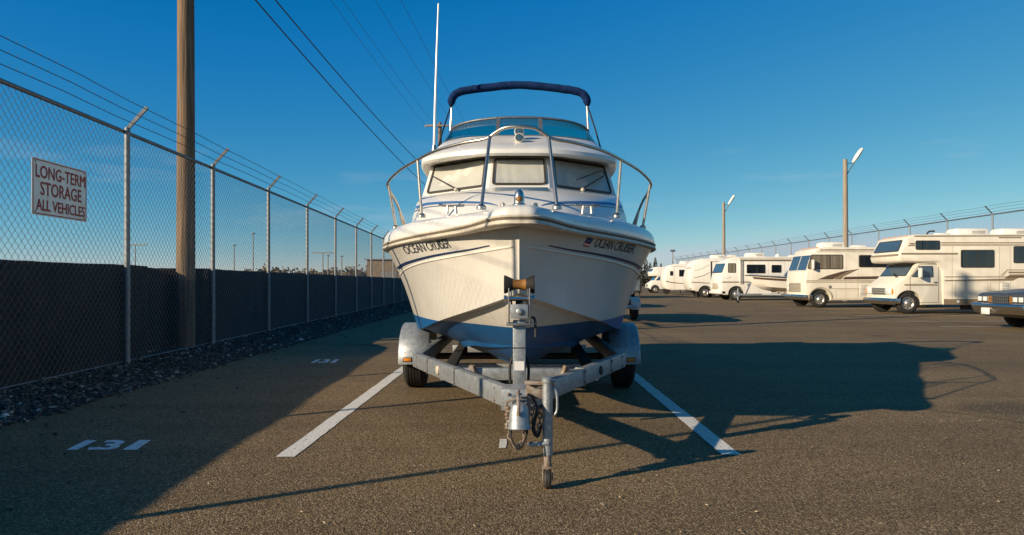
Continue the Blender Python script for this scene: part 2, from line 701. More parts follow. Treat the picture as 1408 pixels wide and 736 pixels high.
def inset(poly, d):
    pts = [Vector(p) for p in poly]
    c = sum(pts, Vector()) / len(pts)
    out = []
    n = len(pts)
    for i, p in enumerate(pts):
        a = (p - pts[i - 1])
        b = (pts[(i + 1) % n] - p)
        a = a.normalized() if a.length > 1e-6 else b.normalized()
        b = b.normalized() if b.length > 1e-6 else a
        bis = (c - p)
        e = (a + b)
        if e.length > 1e-6:
            e.normalize()
            bis = bis - e * bis.dot(e)
        bis.normalize()
        ca = max(.35, math.sqrt(max(0, (1 + a.dot(b)) / 2)))
        out.append(p + bis * d / ca)
    return out


def text_mesh(s, size=1.0, shear=0.0, spacing=1.0, offset=0.0):
    cu = bpy.data.curves.new("txt", 'FONT')
    cu.body = s
    cu.size = size
    cu.shear = shear
    cu.space_character = spacing
    cu.offset = offset
    cu.resolution_u = 3
    ob = bpy.data.objects.new("txt", cu)
    COL.objects.link(ob)
    bpy.context.view_layer.update()
    dg = bpy.context.evaluated_depsgraph_get()
    me = bpy.data.meshes.new_from_object(ob.evaluated_get(dg))
    vs = [v.co.copy() for v in me.vertices]
    fs = [tuple(p.vertices) for p in me.polygons]
    bpy.data.objects.remove(ob)
    bpy.data.curves.remove(cu)
    bpy.data.meshes.remove(me)
    x0 = min(v.x for v in vs)
    x1 = max(v.x for v in vs)
    y0 = min(v.y for v in vs)
    y1 = max(v.y for v in vs)
    return [((v.x - x0) / (x1 - x0), (v.y - y0) / (y1 - y0)) for v in vs], fs


def text_on_quad(mb, s, bl, br, tl, out, off=.003, th=.002, **kw):
    uv, fs = text_mesh(s, **kw)
    bl, br, tl = Vector(bl), Vector(br), Vector(tl)
    nrm = (br - bl).cross(tl - bl).normalized()
    if nrm.dot(Vector(out)) < 0:
        nrm = -nrm
    mb.add([bl + (br - bl) * u + (tl - bl) * v + nrm * off for u, v in uv], fs)


# ------------------------------------------------------------------ the setting: ground, painted marks, gravel
FX, FS = -5.354, -.042            # left fence line: X = FX + FS*(Y-9.84)


def fence_x(y):
    return FX + FS * (y - 9.84)


g = MB()
g.add([(-2500, -300, 0), (2500, -300, 0), (2500, 4500, 0), (-2500, 4500, 0)], [(0, 1, 2, 3)])
tag(g.build("ground", "asphalt", smooth=0), "brown worn asphalt of the storage lot", kind="structure")


def stripe(p0, p1, w, mat="road_paint", z=.004):
    p0, p1 = Vector((*p0, z)), Vector((*p1, z))
    d = (p1 - p0).normalized()
    s = Vector((-d.y, d.x, 0)) * w / 2
    b = MB()
    n = max(2, int((p1 - p0).length / .12))
    L_, R_ = [], []
    for i in range(n + 1):
        p = p0.lerp(p1, i / n)
        j = random.uniform(-.004, .004)
        k = random.uniform(-.004, .004)
        L_.append(p + s * (1 + j / w * 2))
        R_.append(p - s * (1 + k / w * 2))
    b.loft([L_, R_], closed=False)
    o = b.build("parking_line", mat, origin=p0, smooth=0)
    tag(o, kind="structure")
    return o


stripe((-1.51, 4.69), (-1.51, 10.4), .125)
stripe((1.385, 4.75), (1.385, 10.4), .125)
for yy, xa, xb in ((18.45, 10.7, 17.5), (20.9, 10.9, 18.0), (24.4, 11.3, 18.5), (30.6, 11.2, 18.5), (37.4, 11.2, 18), (43, 11.2, 18)):
    stripe((xa, yy), (xb, yy), .10, "faded_paint")
# small painted tick by the trailer tongue
stripe((-.115, 4.94), (-.115, 5.22), .05, "road_paint")


def gp(px, py):
    """Where the photograph's pixel lies on the ground."""
    Y = CAMZ / (py - 388) * 1000
    return Vector(((px - 714) / 1000 * Y, Y, .004))


def stall_number(label, mx, my, k):
    """131 in fat slanted stencil strokes; mx, my, k place and size it."""
    f = lambda x, y: gp(mx + x * k, my + y * k)
    b = MB()
    for x0, x1, x2, x3 in ((0, 15, 43, 28), (77, 97, 117, 101)):
        b.add([f(x0, 0), f(x1, 0), f(x2, -13.5), f(x3, -13.5)], [(0, 1, 2, 3)])
    b.add([f(29, 0), f(40, 0), f(43, -3.4), f(32, -3.4)], [(0, 1, 2, 3)])
    uv, fs = text_mesh("3", offset=.035)
    b.add([f(38 + 30 * u + 17 * v, -13.5 * v) for u, v in uv], fs)
    c = f(50, -6)
    o = b.build("stall_number", "number_paint", origin=(c.x, c.y, 0), smooth=0)
    tag(o, label, kind="structure")


mk_paint("number_paint", (.78, .78, .76), 0.42)
stall_number("white stall number 131 painted on the shaded asphalt nearest the camera", 91, 619.3, 1.0)
stall_number("far white stall number painted on the shaded asphalt beside the boat trailer", 427, 499.2, .34)


def asphalt_line(pts, w):
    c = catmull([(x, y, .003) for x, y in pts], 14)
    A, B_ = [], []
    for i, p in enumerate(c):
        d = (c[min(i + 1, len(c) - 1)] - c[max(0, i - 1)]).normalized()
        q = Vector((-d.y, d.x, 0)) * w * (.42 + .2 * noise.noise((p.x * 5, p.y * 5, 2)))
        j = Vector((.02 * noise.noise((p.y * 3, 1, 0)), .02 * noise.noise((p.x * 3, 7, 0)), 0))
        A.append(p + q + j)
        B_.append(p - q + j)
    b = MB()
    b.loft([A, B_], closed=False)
    tag(b.build("asphalt_line", "line_dark", origin=c[0], smooth=0), kind="structure")


mk("line_dark", (.105, .078, .048), .65, var=.4, vscale=14)  # dark brown, for thin wavy lines lying on the asphalt
asphalt_line([(3.0, 6.9), (3.7, 6.35), (4.3, 5.6), (5.4, 5.0), (7.5, 4.6)], .022)
asphalt_line([(2.7, 17.6), (2.75, 15.6), (2.62, 12.9), (2.9, 9.5)], .04)
asphalt_line([(-1.2, 2.2), (.4, 1.9), (2.2, 2.6), (4.6, 2.7)], .02)
asphalt_line([(4.5, 30.0), (8.0, 23.5), (9.2, 17.0), (12.5, 12.0), (19, 10.5)], .035)
asphalt_line([(3.2, 22.5), (7, 20.6), (11, 19.6), (18, 19.4)], .03)

b = MB()
for k in range(420):
    y = 2.6 + 16 * RNG.random() ** 1.6
    x = RNG.uniform(-.72, .74) * y
    if x < -3.6:
        continue
    a = RNG.random() * 6.28
    l_ = RNG.uniform(.004, .014)
    w_ = RNG.uniform(.002, .004)
    d = Vector((math.cos(a), math.sin(a), RNG.uniform(-.1, .3)))
    q = Vector((-d.y, d.x, 0)) * w_
    c = Vector((x, y, .007))
    b.add([c - d * l_ - q, c + d * l_ - q * .4, c + d * l_ + q * .4, c - d * l_ + q, c + Vector((0, 0, .006))], [(0, 1, 4), (1, 2, 4), (2, 3, 4), (3, 0, 4)])
mk_leaf("litter", (.10, .07, .04), (.48, .39, .26))
tag(b.build("ground_litter", "litter", smooth=0), "dry bits of leaf and grit scattered over the asphalt", "litter", kind="stuff")

# gravel strip beside the fence
b = MB()
ra, rb = [], []
for i in range(0, 121):
    y = -3 + i * .75
    ra.append((fence_x(y) - .6, y, .03))
    rb.append((-4.02 - .004 * y + .05 * noise.noise((0, y * 1.3, 0)), y, .005))
b.loft([ra, rb], closed=False)
tag(b.build("gravel_strip", "gravel_bed", smooth=0), kind="structure")


def stones():
    t = (1 + 5 ** .5) / 2
    iv = np.array([(-1, t, 0), (1, t, 0), (-1, -t, 0), (1, -t, 0), (0, -1, t), (0, 1, t), (0, -1, -t), (0, 1, -t),
                   (t, 0, -1), (t, 0, 1), (-t, 0, -1), (-t, 0, 1)], float)
    iv /= np.linalg.norm(iv[0])
    fi = np.array([(0, 11, 5), (0, 5, 1), (0, 1, 7), (0, 7, 10), (0, 10, 11), (1, 5, 9), (5, 11, 4), (11, 10, 2), (10, 7, 6), (7, 1, 8),
                   (3, 9, 4), (3, 4, 2), (3, 2, 6), (3, 6, 8), (3, 8, 9), (4, 9, 5), (2, 4, 11), (6, 2, 10), (8, 6, 7), (9, 8, 1)])
    V, F = [], []
    n = 0
    for k in range(20000):
        y = 3.5 + 40 * RNG.random() ** 1.7
        xf = fence_x(y) - .15
        xe = -4.0 - .004 * y
        u = RNG.random()
        x = xf + (xe - xf) * u + (RNG.normal() * .05 if u > .9 else 0)
        s = abs(RNG.normal(.010, .007)) + .008
        if k < 170:
            x = xe + abs(RNG.normal() * .7)
            u = 1.0
            s *= .55
        if RNG.random() < .02:
            s *= 1.7
        pts = iv * (s * (1 + .3 * RNG.normal(size=(12, 1)))) * np.array([1, .85, .6]) * RNG.uniform(.75, 1.25, 3)
        a = RNG.random() * 6.28
        c_, s_ = math.cos(a), math.sin(a)
        pts = pts @ np.array([[c_, s_, 0], [-s_, c_, 0], [0, 0, 1]])
        zb = .03 + (.005 - .03) * u
        pts += np.array([x, y, zb + s * .3])
        V.append(pts)
        F.append(fi + n)
        n += 12
    V = np.concatenate(V)
    F = np.concatenate(F)
    me = bpy.data.meshes.new("gravel")
    me.from_pydata(V.tolist(), [], F.tolist())
    me.materials.append(MATS["rock"])
    o = bpy.data.objects.new("gravel", me)
    COL.objects.link(o)
    tag(o, "grey gravel lying along the foot of the fence", "gravel", kind="stuff")


stones()

# ------------------------------------------------------------------ chain link fences


def chainlink_mesh(length, z0, z1, w, r):
    """Zigzag wires hooked into each other; one bay, along local Y."""
    nw = int(length / w)
    nh = int((z1 - z0) / w)
    V, F = [], []
    n = 0
    for k in range(nw):
        ph = k % 2
        pts = []
        for j in range(nh + 1):
            right = (j + ph) % 2
            pts.append((.004 * (1 if right else -1), (k + right) * w, z0 + j * w))
        ring = []
        for (x, y, z) in pts:
            ring.append([(x + r, y, z), (x - r * .5, y + r * .87, z), (x - r * .5, y - r * .87, z)])
        for j, rg in enumerate(ring):
            V += rg
            if j:
                for q in range(3):
                    a, b_ = n + (j - 1) * 3 + q, n + (j - 1) * 3 + (q + 1) % 3
                    F.append((a, b_, b_ + 3, a + 3))
        n += 3 * len(ring)
    me = bpy.data.meshes.new("chain_link_mesh")
    me.from_pydata(V, [], F)
    me.materials.append(MATS["galvanised_wire"])
    return me


def barb_wire(mb, p0, p1, r=.004, step=.13):
    p0, p1 = Vector(p0), Vector(p1)
    L_ = (p1 - p0).length
    n = max(2, int(L_ / 1.1))
    pts = []
    for i in range(n + 1):
        t = i / n
        q = p0.lerp(p1, t)
        q.z -= .03 * 4 * ((t * L_ / 3.2) % 1) * (1 - (t * L_ / 3.2) % 1)
        pts.append(q)
    mb.tube(pts, r, 4)
    return pts


fence = thing("chain_link_fence", "tall chain link fence with dark privacy screen and barbed wire arms on the left", "fence", (fence_x(9.84), 9.84, 0))
FO = fence.location.copy()
RAILZ = 3.17
SCREENZ = 1.37
posts_y = [-1.15, 1.55, 4.2, 6.78, 9.84, 12.9, 16.15, 19.6, 23.2, 26.85, 30.3, 33.8] + [33.8 + 3.5 * i for i in range(1, 13)]
lean = .26
for i, y in enumerate(posts_y):
    x = fence_x(y) + .05
    b = MB()
    ph = RAILZ if y > 0 else SCREENZ + .05        # unseen bay beside the camera, kept low to throw no post shadow into view
    b.cyl((x, y, 0), (x, y, ph - .01), .036, n=12)
    b.cyl((x, y, ph - .01), (x, y, ph + .05), .042, .03, n=12)
    po = b.build("fence_post", "post_zinc", fence, FO)
    b = MB()
    if y > 0:
        b.bar((x, y, RAILZ + .03), (x + lean, y + .02, RAILZ + .33), .03, .045)
        b.build("barb_arm", "rail_steel", po, FO)
b = MB()
y0, y1 = posts_y[1], posts_y[-1]
b.tube([(fence_x(y) - .005, y, RAILZ) for y in posts_y[3:]], .026, 10)  # unseen near bays go without a rail so none shades the hull
b.build("top_rail", "rail_steel", fence, FO)
for k in (.33, .66, .98):
    b = MB()
    barb_wire(b, (fence_x(y0) + .05 + lean * k, y0, RAILZ + .03 + .3 * k), (fence_x(y1) + .05 + lean * k, y1, RAILZ + .03 + .3 * k), .0045)
    p_ = posts_y[1]
    while p_ < 30:
        p_ += .13
        x = fence_x(p_) + .05 + lean * k
        tt = ((p_ - y0) / 3.2) % 1
        z = RAILZ + .03 + .3 * k
        if p_ < 16:
            b.bar((x - .012, p_, z - .025), (x + .012, p_, z + .006), .003, .003)
    b.build("barbed_wire", "wire_black", fence, FO)
bay = chainlink_mesh(3.2, .05, RAILZ + .07, .056, .0026)
bay_far = chainlink_mesh(3.2, .05, RAILZ + .07, .084, .0034)
for i in range(1, len(posts_y) - 1):
    ya, yb = posts_y[i], posts_y[i + 1]
    o = bpy.data.objects.new("mesh_panel", bay if yb < 31 else bay_far)
    COL.objects.link(o)
    o.parent = fence
    o.location = Vector((fence_x(ya), ya, 0)) - FO
    L_ = math.hypot(yb - ya, fence_x(yb) - fence_x(ya))
    o.rotation_euler = (0, 0, math.atan2(-(fence_x(yb) - fence_x(ya)), yb - ya))
    o.scale = (1, L_ / 3.192, 1)
# privacy screen hung behind the mesh, with a slightly wavy hem


def sstep(a, c, x):
    t = min(1, max(0, (x - a) / (c - a)))
    return t * t * (3 - 2 * t)


spans = list(zip(posts_y, posts_y[1:]))
for i, (ya, yb) in enumerate(spans):
    b = MB()
    top, bot, top2, bot2 = [], [], [], []
    n = 40 if ya < 12.3 < yb else 14
    for k in range(n + 1):
        y = ya + (yb - ya) * k / n + (-.004 if k == 0 else .004 if k == n else 0)
        x = fence_x(y) - .03 - .003 * (i % 2) * (k in (0, n)) - .012 * math.sin(k / n * math.pi) - .012 * noise.noise((y * 2.3, 3, 0))
        x -= .40 * sstep(10.5, 11.5, y) * (1 - sstep(12.50, 12.82, y))      # led round behind the utility pole
        zt = SCREENZ - .012 * math.sin(k / n * math.pi) + .008 * noise.noise((y * 3.1, 0, 0))
        zb = .030 + .035 * noise.noise((y * 1.7, 9, 0))
        top.append((x, y, zt)), bot.append((x, y, zb)), top2.append((x - .006, y, zt)), bot2.append((x - .006, y, zb))
    b.loft([bot, top, top2, bot2, bot], closed=False)
    b.build("privacy_screen", "screen_fabric", fence, FO, smooth=60)
b = MB()
b.tube([(fence_x(y) + .012, y, .055) for y in posts_y], .006, 6)
b.build("tension_wire", "galvanised_wire", fence, FO)

# the sign wired to the fence
sy0, sy1, sz0, sz1 = 7.83, 8.90, 1.862, 2.485
sg = thing("storage_sign", "weathered white metal sign with dark red lettering wired to the chain link", "sign", (fence_x(8.36), 8.36, 0))
SO = sg.location.copy()


def sgp(y, z, o=0.0):
    return Vector((fence_x(y) + .018 + o, y, z))


b = MB()
outer = rpoly([sgp(sy0, sz0), sgp(sy1, sz0), sgp(sy1, sz1), sgp(sy0, sz1)], .035)
b.panel(outer, 0, .004, (1, 0, 0))
pl = b.build("sign_plate", "sign_face", sg, SO)
b = MB()
b.ring_panel(inset(outer, .012), inset(outer, .024), .0045, .0015, (1, 0, 0))
b.build("border_line", "sign_red", sg, SO, smooth=0)
for s, a, c_, z0_, z1_ in (("LONG-TERM", .06, .965, .665, .885), ("STORAGE", .14, .885, .365, .60), ("ALL VEHICLES", .07, .955, .09, .285)):
    b = MB()
    W, H = sy1 - sy0, sz1 - sz0
    for q_, (dx_, dz_) in enumerate(((0, 0), (.004, 0), (-.004, 0), (0, .003), (0, -.003))):
        text_on_quad(b, s, sgp(sy0 + a * W + dx_, sz0 + z0_ * H + dz_), sgp(sy0 + c_ * W + dx_, sz0 + z0_ * H + dz_), sgp(sy0 + a * W + dx_, sz0 + z1_ * H + dz_), (1, 0, 0), .006 + .0004 * q_)
    b.build("lettering", "sign_red", sg, SO, smooth=0)
for yy, zz in ((sy0 + .06, sz1 - .04), (sy1 - .06, sz1 - .04), (sy0 + .06, sz0 + .04), (sy1 - .06, sz0 + .04)):
    b = MB()
    b.lathe([(.009, 0), (.009, .004), (.004, .007)], sgp(yy, zz, .0045), (1, 0, 0), 8)
    b.build("bolt", "dark_steel", sg, SO)

# right-hand fence behind the motorhomes
RFX = 20.3
rf = thing("boundary_fence", "chain link fence with barbed wire arms behind the row of motorhomes", "fence", (RFX, 30, 0))
RO = rf.location.copy()
RZ = 4.05
ry = [24.6 + 3.3 * i for i in range(-7, 22)]
for y in ry:
    b = MB()
    b.cyl((RFX, y, 0), (RFX, y, RZ), .04, n=8)
    po = b.build("fence_post", "galvanised", rf, RO)
    b = MB()
    b.bar((RFX, y, RZ), (RFX - .32, y, RZ + .34), .035, .04)
    b.build("barb_arm", "rail_steel", po, RO)
b = MB()
b.tube([(RFX, ry[0], RZ - .02), (RFX, ry[-1], RZ - .02)], .03, 8)
b.build("top_rail", "rail_steel", rf, RO)
for k in (.3, .65, .97):
    b = MB()
    barb_wire(b, (RFX - .32 * k, ry[0], RZ + .34 * k), (RFX - .32 * k, ry[-1], RZ + .34 * k), .005)
    b.build("barbed_wire", "wire_black", rf, RO)
bay_r = chainlink_mesh(3.3, .05, RZ + .02, .11, .0035)
for y in ry[:-1]:
    o = bpy.data.objects.new("mesh_panel", bay_r)
    COL.objects.link(o)
    o.parent = rf
    o.location = Vector((RFX + .03, y, 0)) - RO

# ------------------------------------------------------------------ poles and wires


def wood_post(x, y, h, r0, r1, n=16):
    b = MB()
    path, rs = [], []
    for i in range(13):
        t = i / 12
        path.append((x + .02 * math.sin(t * 2.6 + x), y, h * t))
        rs.append(r0 + (r1 - r0) * t)
    b.tube(path, rs, n)
    return b


def utility_pole(x, y, h, r0, r1, label, arms, ah):
    t = thing("utility_pole", label, "utility pole", (x, y, 0), "wooden utility poles")
    O = t.location.copy()
    wood_post(x, y, h, r0, r1).build("pole", "wood_pole", t, O, smooth=60)
    b = MB()
    b.bar((x + arms[0], y - r1 - .05, ah), (x + arms[1], y - r1 - .05, ah), .10, .12)
    b.build("crossarm", "wood_grey", t, O, bevel=.008)
    for s in (-1, 1):
        b = MB()
        b.bar((x + s * .55, y - r1 - .11, ah - .05), (x + s * .05, y - r1 - .05, ah - .55), .03, .012)
        b.build("brace", "rail_steel", t, O)
    return t


NPX, NPY = fence_x(12.3) - .20, 12.3
near_pole = utility_pole(NPX, NPY, 10.6, .155, .115, "weathered brown utility pole rising close behind the left fence", (-.75, 1.6), 10.0)
FPX, FPY = -5.45, 50.0
far_pole = utility_pole(FPX, FPY, 12.1, .17, .12, "distant utility pole with a crossarm showing above the boat's left side", (-1.0, .75), 11.85)
hid_pole = utility_pole(-3.5, 80, 14.4, .17, .12, "farthest utility pole hidden behind the boat", (-1.2, 1.2), 14.1)


def insulator(par, p):
    O = par.location
    b = MB()
    b.lathe([(.02, 0), (.05, .03), (.03, .06), (.05, .09), (.03, .12), (.045, .15), (.01, .17)], p, (0, 0, 1), 10)
    b.build("insulator", "porcelain", par, O)


def wire(p0, p1, sag, r, label, grp, extra=None):
    p0, p1 = Vector(p0), Vector(p1)
    pts = []
    for i in range(41):
        t = i / 40
        q = p0.lerp(p1, t)
        q.z -= sag * 4 * t * (1 - t)
        pts.append(q)
    if extra:
        e = Vector(extra)
        pre = []
        for i in range(20):
            t = i / 20
            q = e.lerp(p0, t)
            q.z -= sag * .8 * 4 * t * (1 - t)
            pre.append(q)
        pts = pre + pts
    b = MB()
    b.tube(pts, r, 5)
    o = b.build("overhead_wire", "wire_black", origin=p0)
    tag(o, label, "wire", grp)


WG = "overhead wires between the utility poles"
for k, (ax, end, lb) in enumerate((
        (-.57, P(585, 172, FPY), "thin overhead wire reaching the left tip of the distant crossarm"),
        (-.30, P(598, 171, FPY), "thin overhead wire ending on the distant crossarm just inside its left tip"),
        (.57, P(655, 218, 80), "thin overhead wire passing just left of the boat's whip antenna top"),
        (1.46, P(674, 232, 80), "rightmost thin overhead wire crossing the blue canvas top of the boat"))):
    p0 = (NPX + ax, NPY - .165, 10.23)
    wire(p0, end, .25, .007, lb, WG, extra=(NPX + ax + 1.2, -30, 10.6))
    insulator(near_pole, (NPX + ax, NPY - .165, 10.06))
    insulator(far_pole if k < 2 else hid_pole, tuple(end - Vector((0, 0, .17))))
wire((NPX + .13, NPY - .1, 7.15), P(606, 272, FPY), .35, .016, "lower of the two thick dark cables sloping down to the boat's cabin", WG, extra=(NPX + 1.2, -30, 7.4))
wire((NPX + .13, NPY - .1, 7.60), P(606, 250, FPY), .35, .016, "upper of the two thick dark cables sloping down to the boat's cabin", WG, extra=(NPX + 1.2, -30, 7.9))
b = MB()
b.box((NPX, NPY - .15, 7.38), (.08, .06, .75))
b.build("cable_bracket", "dark_steel", near_pole, near_pole.location, bevel=.005)


def light_pole(x, y, h, label, k=1.0):
    t = thing("light_pole", label, "light pole", (x, y, 0), "lot lights on wooden poles")
    O = t.location.copy()
    wood_post(x, y, h, .17 * k, .125 * k).build("pole", "wood_grey", t, O, smooth=60)
    b = MB()
    b.tube(catmull([(x + .1, y, h - .9), (x + .35, y, h - .5), (x + .62, y, h - .05)], 6), .03, 8)
    b.tube([(x + .1, y, h - .25), (x + .5, y, h - .2)], .022, 6)
    b.build("lamp_arm", "rail_steel", t, O)
    b = MB()
    a = Vector((x + .45, y, h - .2))
    d = Vector((.62, 0, .95)).normalized()
    s = Vector((0, 1, 0))
    u = d.cross(s)
    rings = []
    for tt, w_, h_ in ((0, .08, .07), (.15, .11, .10), (.45, .19, .13), (.8, .2, .12), (1.0, .14, .08), (1.05, .05, .03)):
        c = a + d * tt
        rings.append([c + s * (w_ * math.cos(q)) + u * (h_ * math.sin(q)) for q in (2 * math.pi * i / 12 for i in range(12))])
    b.loft(rings, True, True, True)
    b.build("lamp_head", "roof_plastic", t, O)
    return t


light_pole(19.45, 43.4, 8.45, "taller wooden light pole standing behind the second motorhome from the right")
light_pole(18.9, 67.3, 8.5, "smaller wooden light pole standing farther along the row of motorhomes")


def far_lamp(px, top, Y, label, tee=False):
    p = P(px, top, Y)
    t = thing("lamp_post", label, "lamp post", (p.x, Y, 0), "distant posts beyond the left fence" if px < 700 else None)
    O = t.location.copy()
    b = MB()
    b.cyl((p.x, Y, 0), (p.x, Y, p.z), .11 * Y / 120, .07 * Y / 120, n=8)
    b.build("post", "wood_grey", t, O)
    b = MB()
    if tee:
        b.bar((p.x - 1.7, Y, p.z - .1), (p.x + 1.7, Y, p.z - .1), .14, .16)
        b.build("crossbar", "wood_grey", t, O)
    else:
        b.box((p.x, Y, p.z + .1), (.6, .4, .25))
        b.build("lamp_head", "rail_steel", t, O, bevel=.03)


far_lamp(186, 336, 110, "distant post with a crossbar right of the first fence post", True)
far_lamp(322, 338, 150, "thin distant post just left of the tallest distant post", False)
far_lamp(348, 322, 130, "tallest distant post beyond the fence right of the utility pole", False)
far_lamp(444, 347, 120, "distant post with a crossbar seen through the fence over the scrub", True)
far_lamp(451, 352, 170, "short distant post right beside the crossbar post over the scrub", False)
far_lamp(470, 353, 160, "short distant post standing over the scrub near the tan shed", False)
far_lamp(925, 346, 95, "small distant lamp post above the leftmost motorhomes", False)

# ------------------------------------------------------------------ far vegetation and building


def leaf_cloud(mb, c, rad, n, s):
    for _ in range(n):
        d = RNG.normal(size=3)
        d /= np.linalg.norm(d)
        q = Vector((c[0] + d[0] * rad[0] * RNG.random() ** .5, c[1] + d[1] * rad[1] * RNG.random() ** .5, c[2] + d[2] * rad[2] * RNG.random() ** .5))
        a = Vector(RNG.normal(size=3)).normalized() * s * RNG.uniform(.6, 1.4)
        e = a.cross(Vector(RNG.normal(size=3))).normalized() * s * RNG.uniform(.5, 1)
        mb.add([q - a, q + e, q + a, q - e * .8], [(0, 1, 2, 3)])


b = MB()
for i in range(860):
    Y = 230 + 40 * RNG.random()
    px = -150 + 750 * (i / 300) + RNG.normal() * 4
    x = (px - 714) / 1000 * Y
    h = 3.0 + 1.6 * noise.noise((x * .05, 1, 0)) + 1.2 * noise.noise((x * .21, 4, 0)) + RNG.random() * .8
    h *= .8 if px < 330 else 1.55 if px < 700 else .62
    leaf_cloud(b, (x, Y, h * .55), (2.2, 2, h * .55), 45, .55)
o = b.build("brush_line", "brush", smooth=0)
tag(o, "brown scrub along the horizon, seen best beyond the left fence", "scrub", kind="stuff")


def conifer(x, y, h, label):
    t = thing("conifer_tree", label, "tree", (x, y, 0), "conifers on the horizon")
    O = t.location.copy()
    b = MB()
    b.tube([(x, y, 0), (x + .05, y, h * .5), (x, y, h)], [h * .03, h * .018, .02], 7)
    b.build("trunk", "wood_grey", t, O)
    b = MB()
    for i in range(int(26)):
        k = i / 26
        z = h * (.10 + .88 * k)
        rr = h * .20 * (1 - k) ** .8 * RNG.uniform(.7, 1.25) + .08
        for q in range(11):
            a = RNG.random() * 6.28
            d = Vector((math.cos(a), math.sin(a), -.25))
            tip = Vector((x, y, z)) + d * rr
            s = Vector((-d.y, d.x, 0)) * rr * .2
            m_ = Vector((x, y, z + .05)) + d * rr * .5
            b.add([(x, y, z + .06), m_ + s, tip, m_ - s], [(0, 1, 2, 3)])
            b.add([m_ + s * .4 + Vector((0, 0, .12)), tip + Vector((0, 0, .1)), m_ - Vector((0, 0, .25))], [(0, 1, 2)])
    b.build("crown", "needles", t, O, smooth=0)


for px, py, Y, lb in ((888, 352, 150, "dark conifer rising directly beside the boat hull on the right horizon"),
                      (901, 353, 150, "pointed dark conifer above the farthest motorhome"),
                      (894, 360, 170, "low dark conifer between the two pointed ones on the right horizon"),
                      (909, 361, 160, "low bushy conifer right of the pointed one above the motorhomes"),
                      (881, 357, 165, "conifer mostly hidden behind the boat's right bow"),
                      (917, 365, 170, "lowest conifer at the right end of the horizon clump")):
    p = P(px, py, Y)
    conifer(p.x, Y, p.z, lb)

t = thing("storage_shed", "plain tan storage shed beyond the fence left of the boat", "shed", (-16, 118, 0))
O = t.location.copy()
b = MB()
b.box((-16.5, 121, 2.35), (16, 8, 4.7))
b.build("wall", "brick_tan", t, O)
b = MB()
b.box((-16.5, 121, 4.78), (16.6, 8.6, .16))
b.build("roof", "roof_metal", t, O)
b = MB()
b.box((-21, 116.96, 1.4), (2.6, .08, 2.8))
b.build("door", "roof_metal", t, O)
t = thing("parked_van", "dark distant van parked beside the tan shed", "van", (-25, 112, 0))
O = t.location.copy()
b = MB()
b.prism([(-27.2, 111, .4), (-22.6, 111, .4), (-22.6, 111, 1.3), (-23.2, 111, 1.5), (-23.9, 111, 2.25), (-27.0, 111, 2.3), (-27.2, 111, 1.9)], (0, 1.9, 0))
b.build("body", "dark_steel", t, O, bevel=.05)
for x in (-26.2, -23.6):
    b = MB()
    b.cyl((x, 110.97, .36), (x, 111.2, .36), .36, n=16)
    b.build("wheel", "tyre_rubber", t, O)
b = MB()
b.box((-25.2, 110.985, 1.8), (2.6, .03, .5))
b.build("window", "dark_glass", t, O)

# ------------------------------------------------------------------ wheels


def wheel(par, c, r, w, O, side=-1, ax=(0, 1, 0), rimm="rim_metal", holes=8):
    """c: centre of the outer face; the wheel reaches w inwards along ax*(-side)."""
    a = Vector(ax) * (-side)
    b = MB()
    b.lathe([(r * .60, 0.012), (r * .66, 0.0), (r * .80, -.004), (r * .93, .012), (r * .985, .035), (r, .06), (r, w - .06), (r * .985, w - .035), (r * .93, w - .012),
             (r * .62, w), (r * .58, w - .02), (r * .58, .02), (r * .60, .012)], c, a, 36, caps=False)
    for k in range(4):
        rr = r + .001
        h0 = .055 + k * (w - .13) / 3.0
    ty = b.build("tyre", "tyre_rubber", par, O, smooth=40)
    b = MB()
    b.lathe([(r * .595, .010), (r * .56, .006), (r * .52, .035), (r * .45, .055), (r * .30, .045), (r * .2, .02), (r * .17, .005), (r * .10, -.006), (0.001, -.008)], c, a, 30, caps=False)
    for k in range(holes):
        t = 2 * math.pi * k / holes
        s = a.cross(Vector((0, 0, 1))).normalized()
        q = Vector(c) + s * math.cos(t) * r * .42 + Vector((0, 0, 1)) * math.sin(t) * r * .42
        b.cyl(q + a * .047, q + a * .06, r * .055, n=8, mi=1)
    b.build("rim", [rimm, "black_plastic"], par, O)
    return ty


# ------------------------------------------------------------------ the motor boat
BO = Vector((0, 7.6, 0))
boat = thing("motor_boat", "white cabin cruiser with blue bottom paint on a galvanised trailer, centre of the lot", "boat", BO)

H = [(0, 4.42, 1.47), (.14, 4.66, 1.468), (.36, 5.02, 1.464), (.79, 5.74, 1.458), (1.13, 6.5, 1.455), (1.32, 7.28, 1.452), (1.36, 8.5, 1.447), (1.33, 11.0, 1.44)]
C = [(0, 4.60, 1.06), (.13, 4.80, 1.01), (.33, 5.15, .935), (.64, 5.85, .82), (.88, 6.65, .71), (1.04, 7.5, .645), (1.1, 8.7, .62), (1.1, 11.0, .62)]
K = [(0, 4.64, 1.03), (0, 4.90, .86), (0, 5.28, .65), (0, 5.90, .46), (0, 6.7, .38), (0, 7.6, .36), (0, 8.8, .355), (0, 11, .355)]
PER = 7
Hs, Cs, Ks = catmull(H, PER), catmull(C, PER), catmull(K, PER)
NT = 14


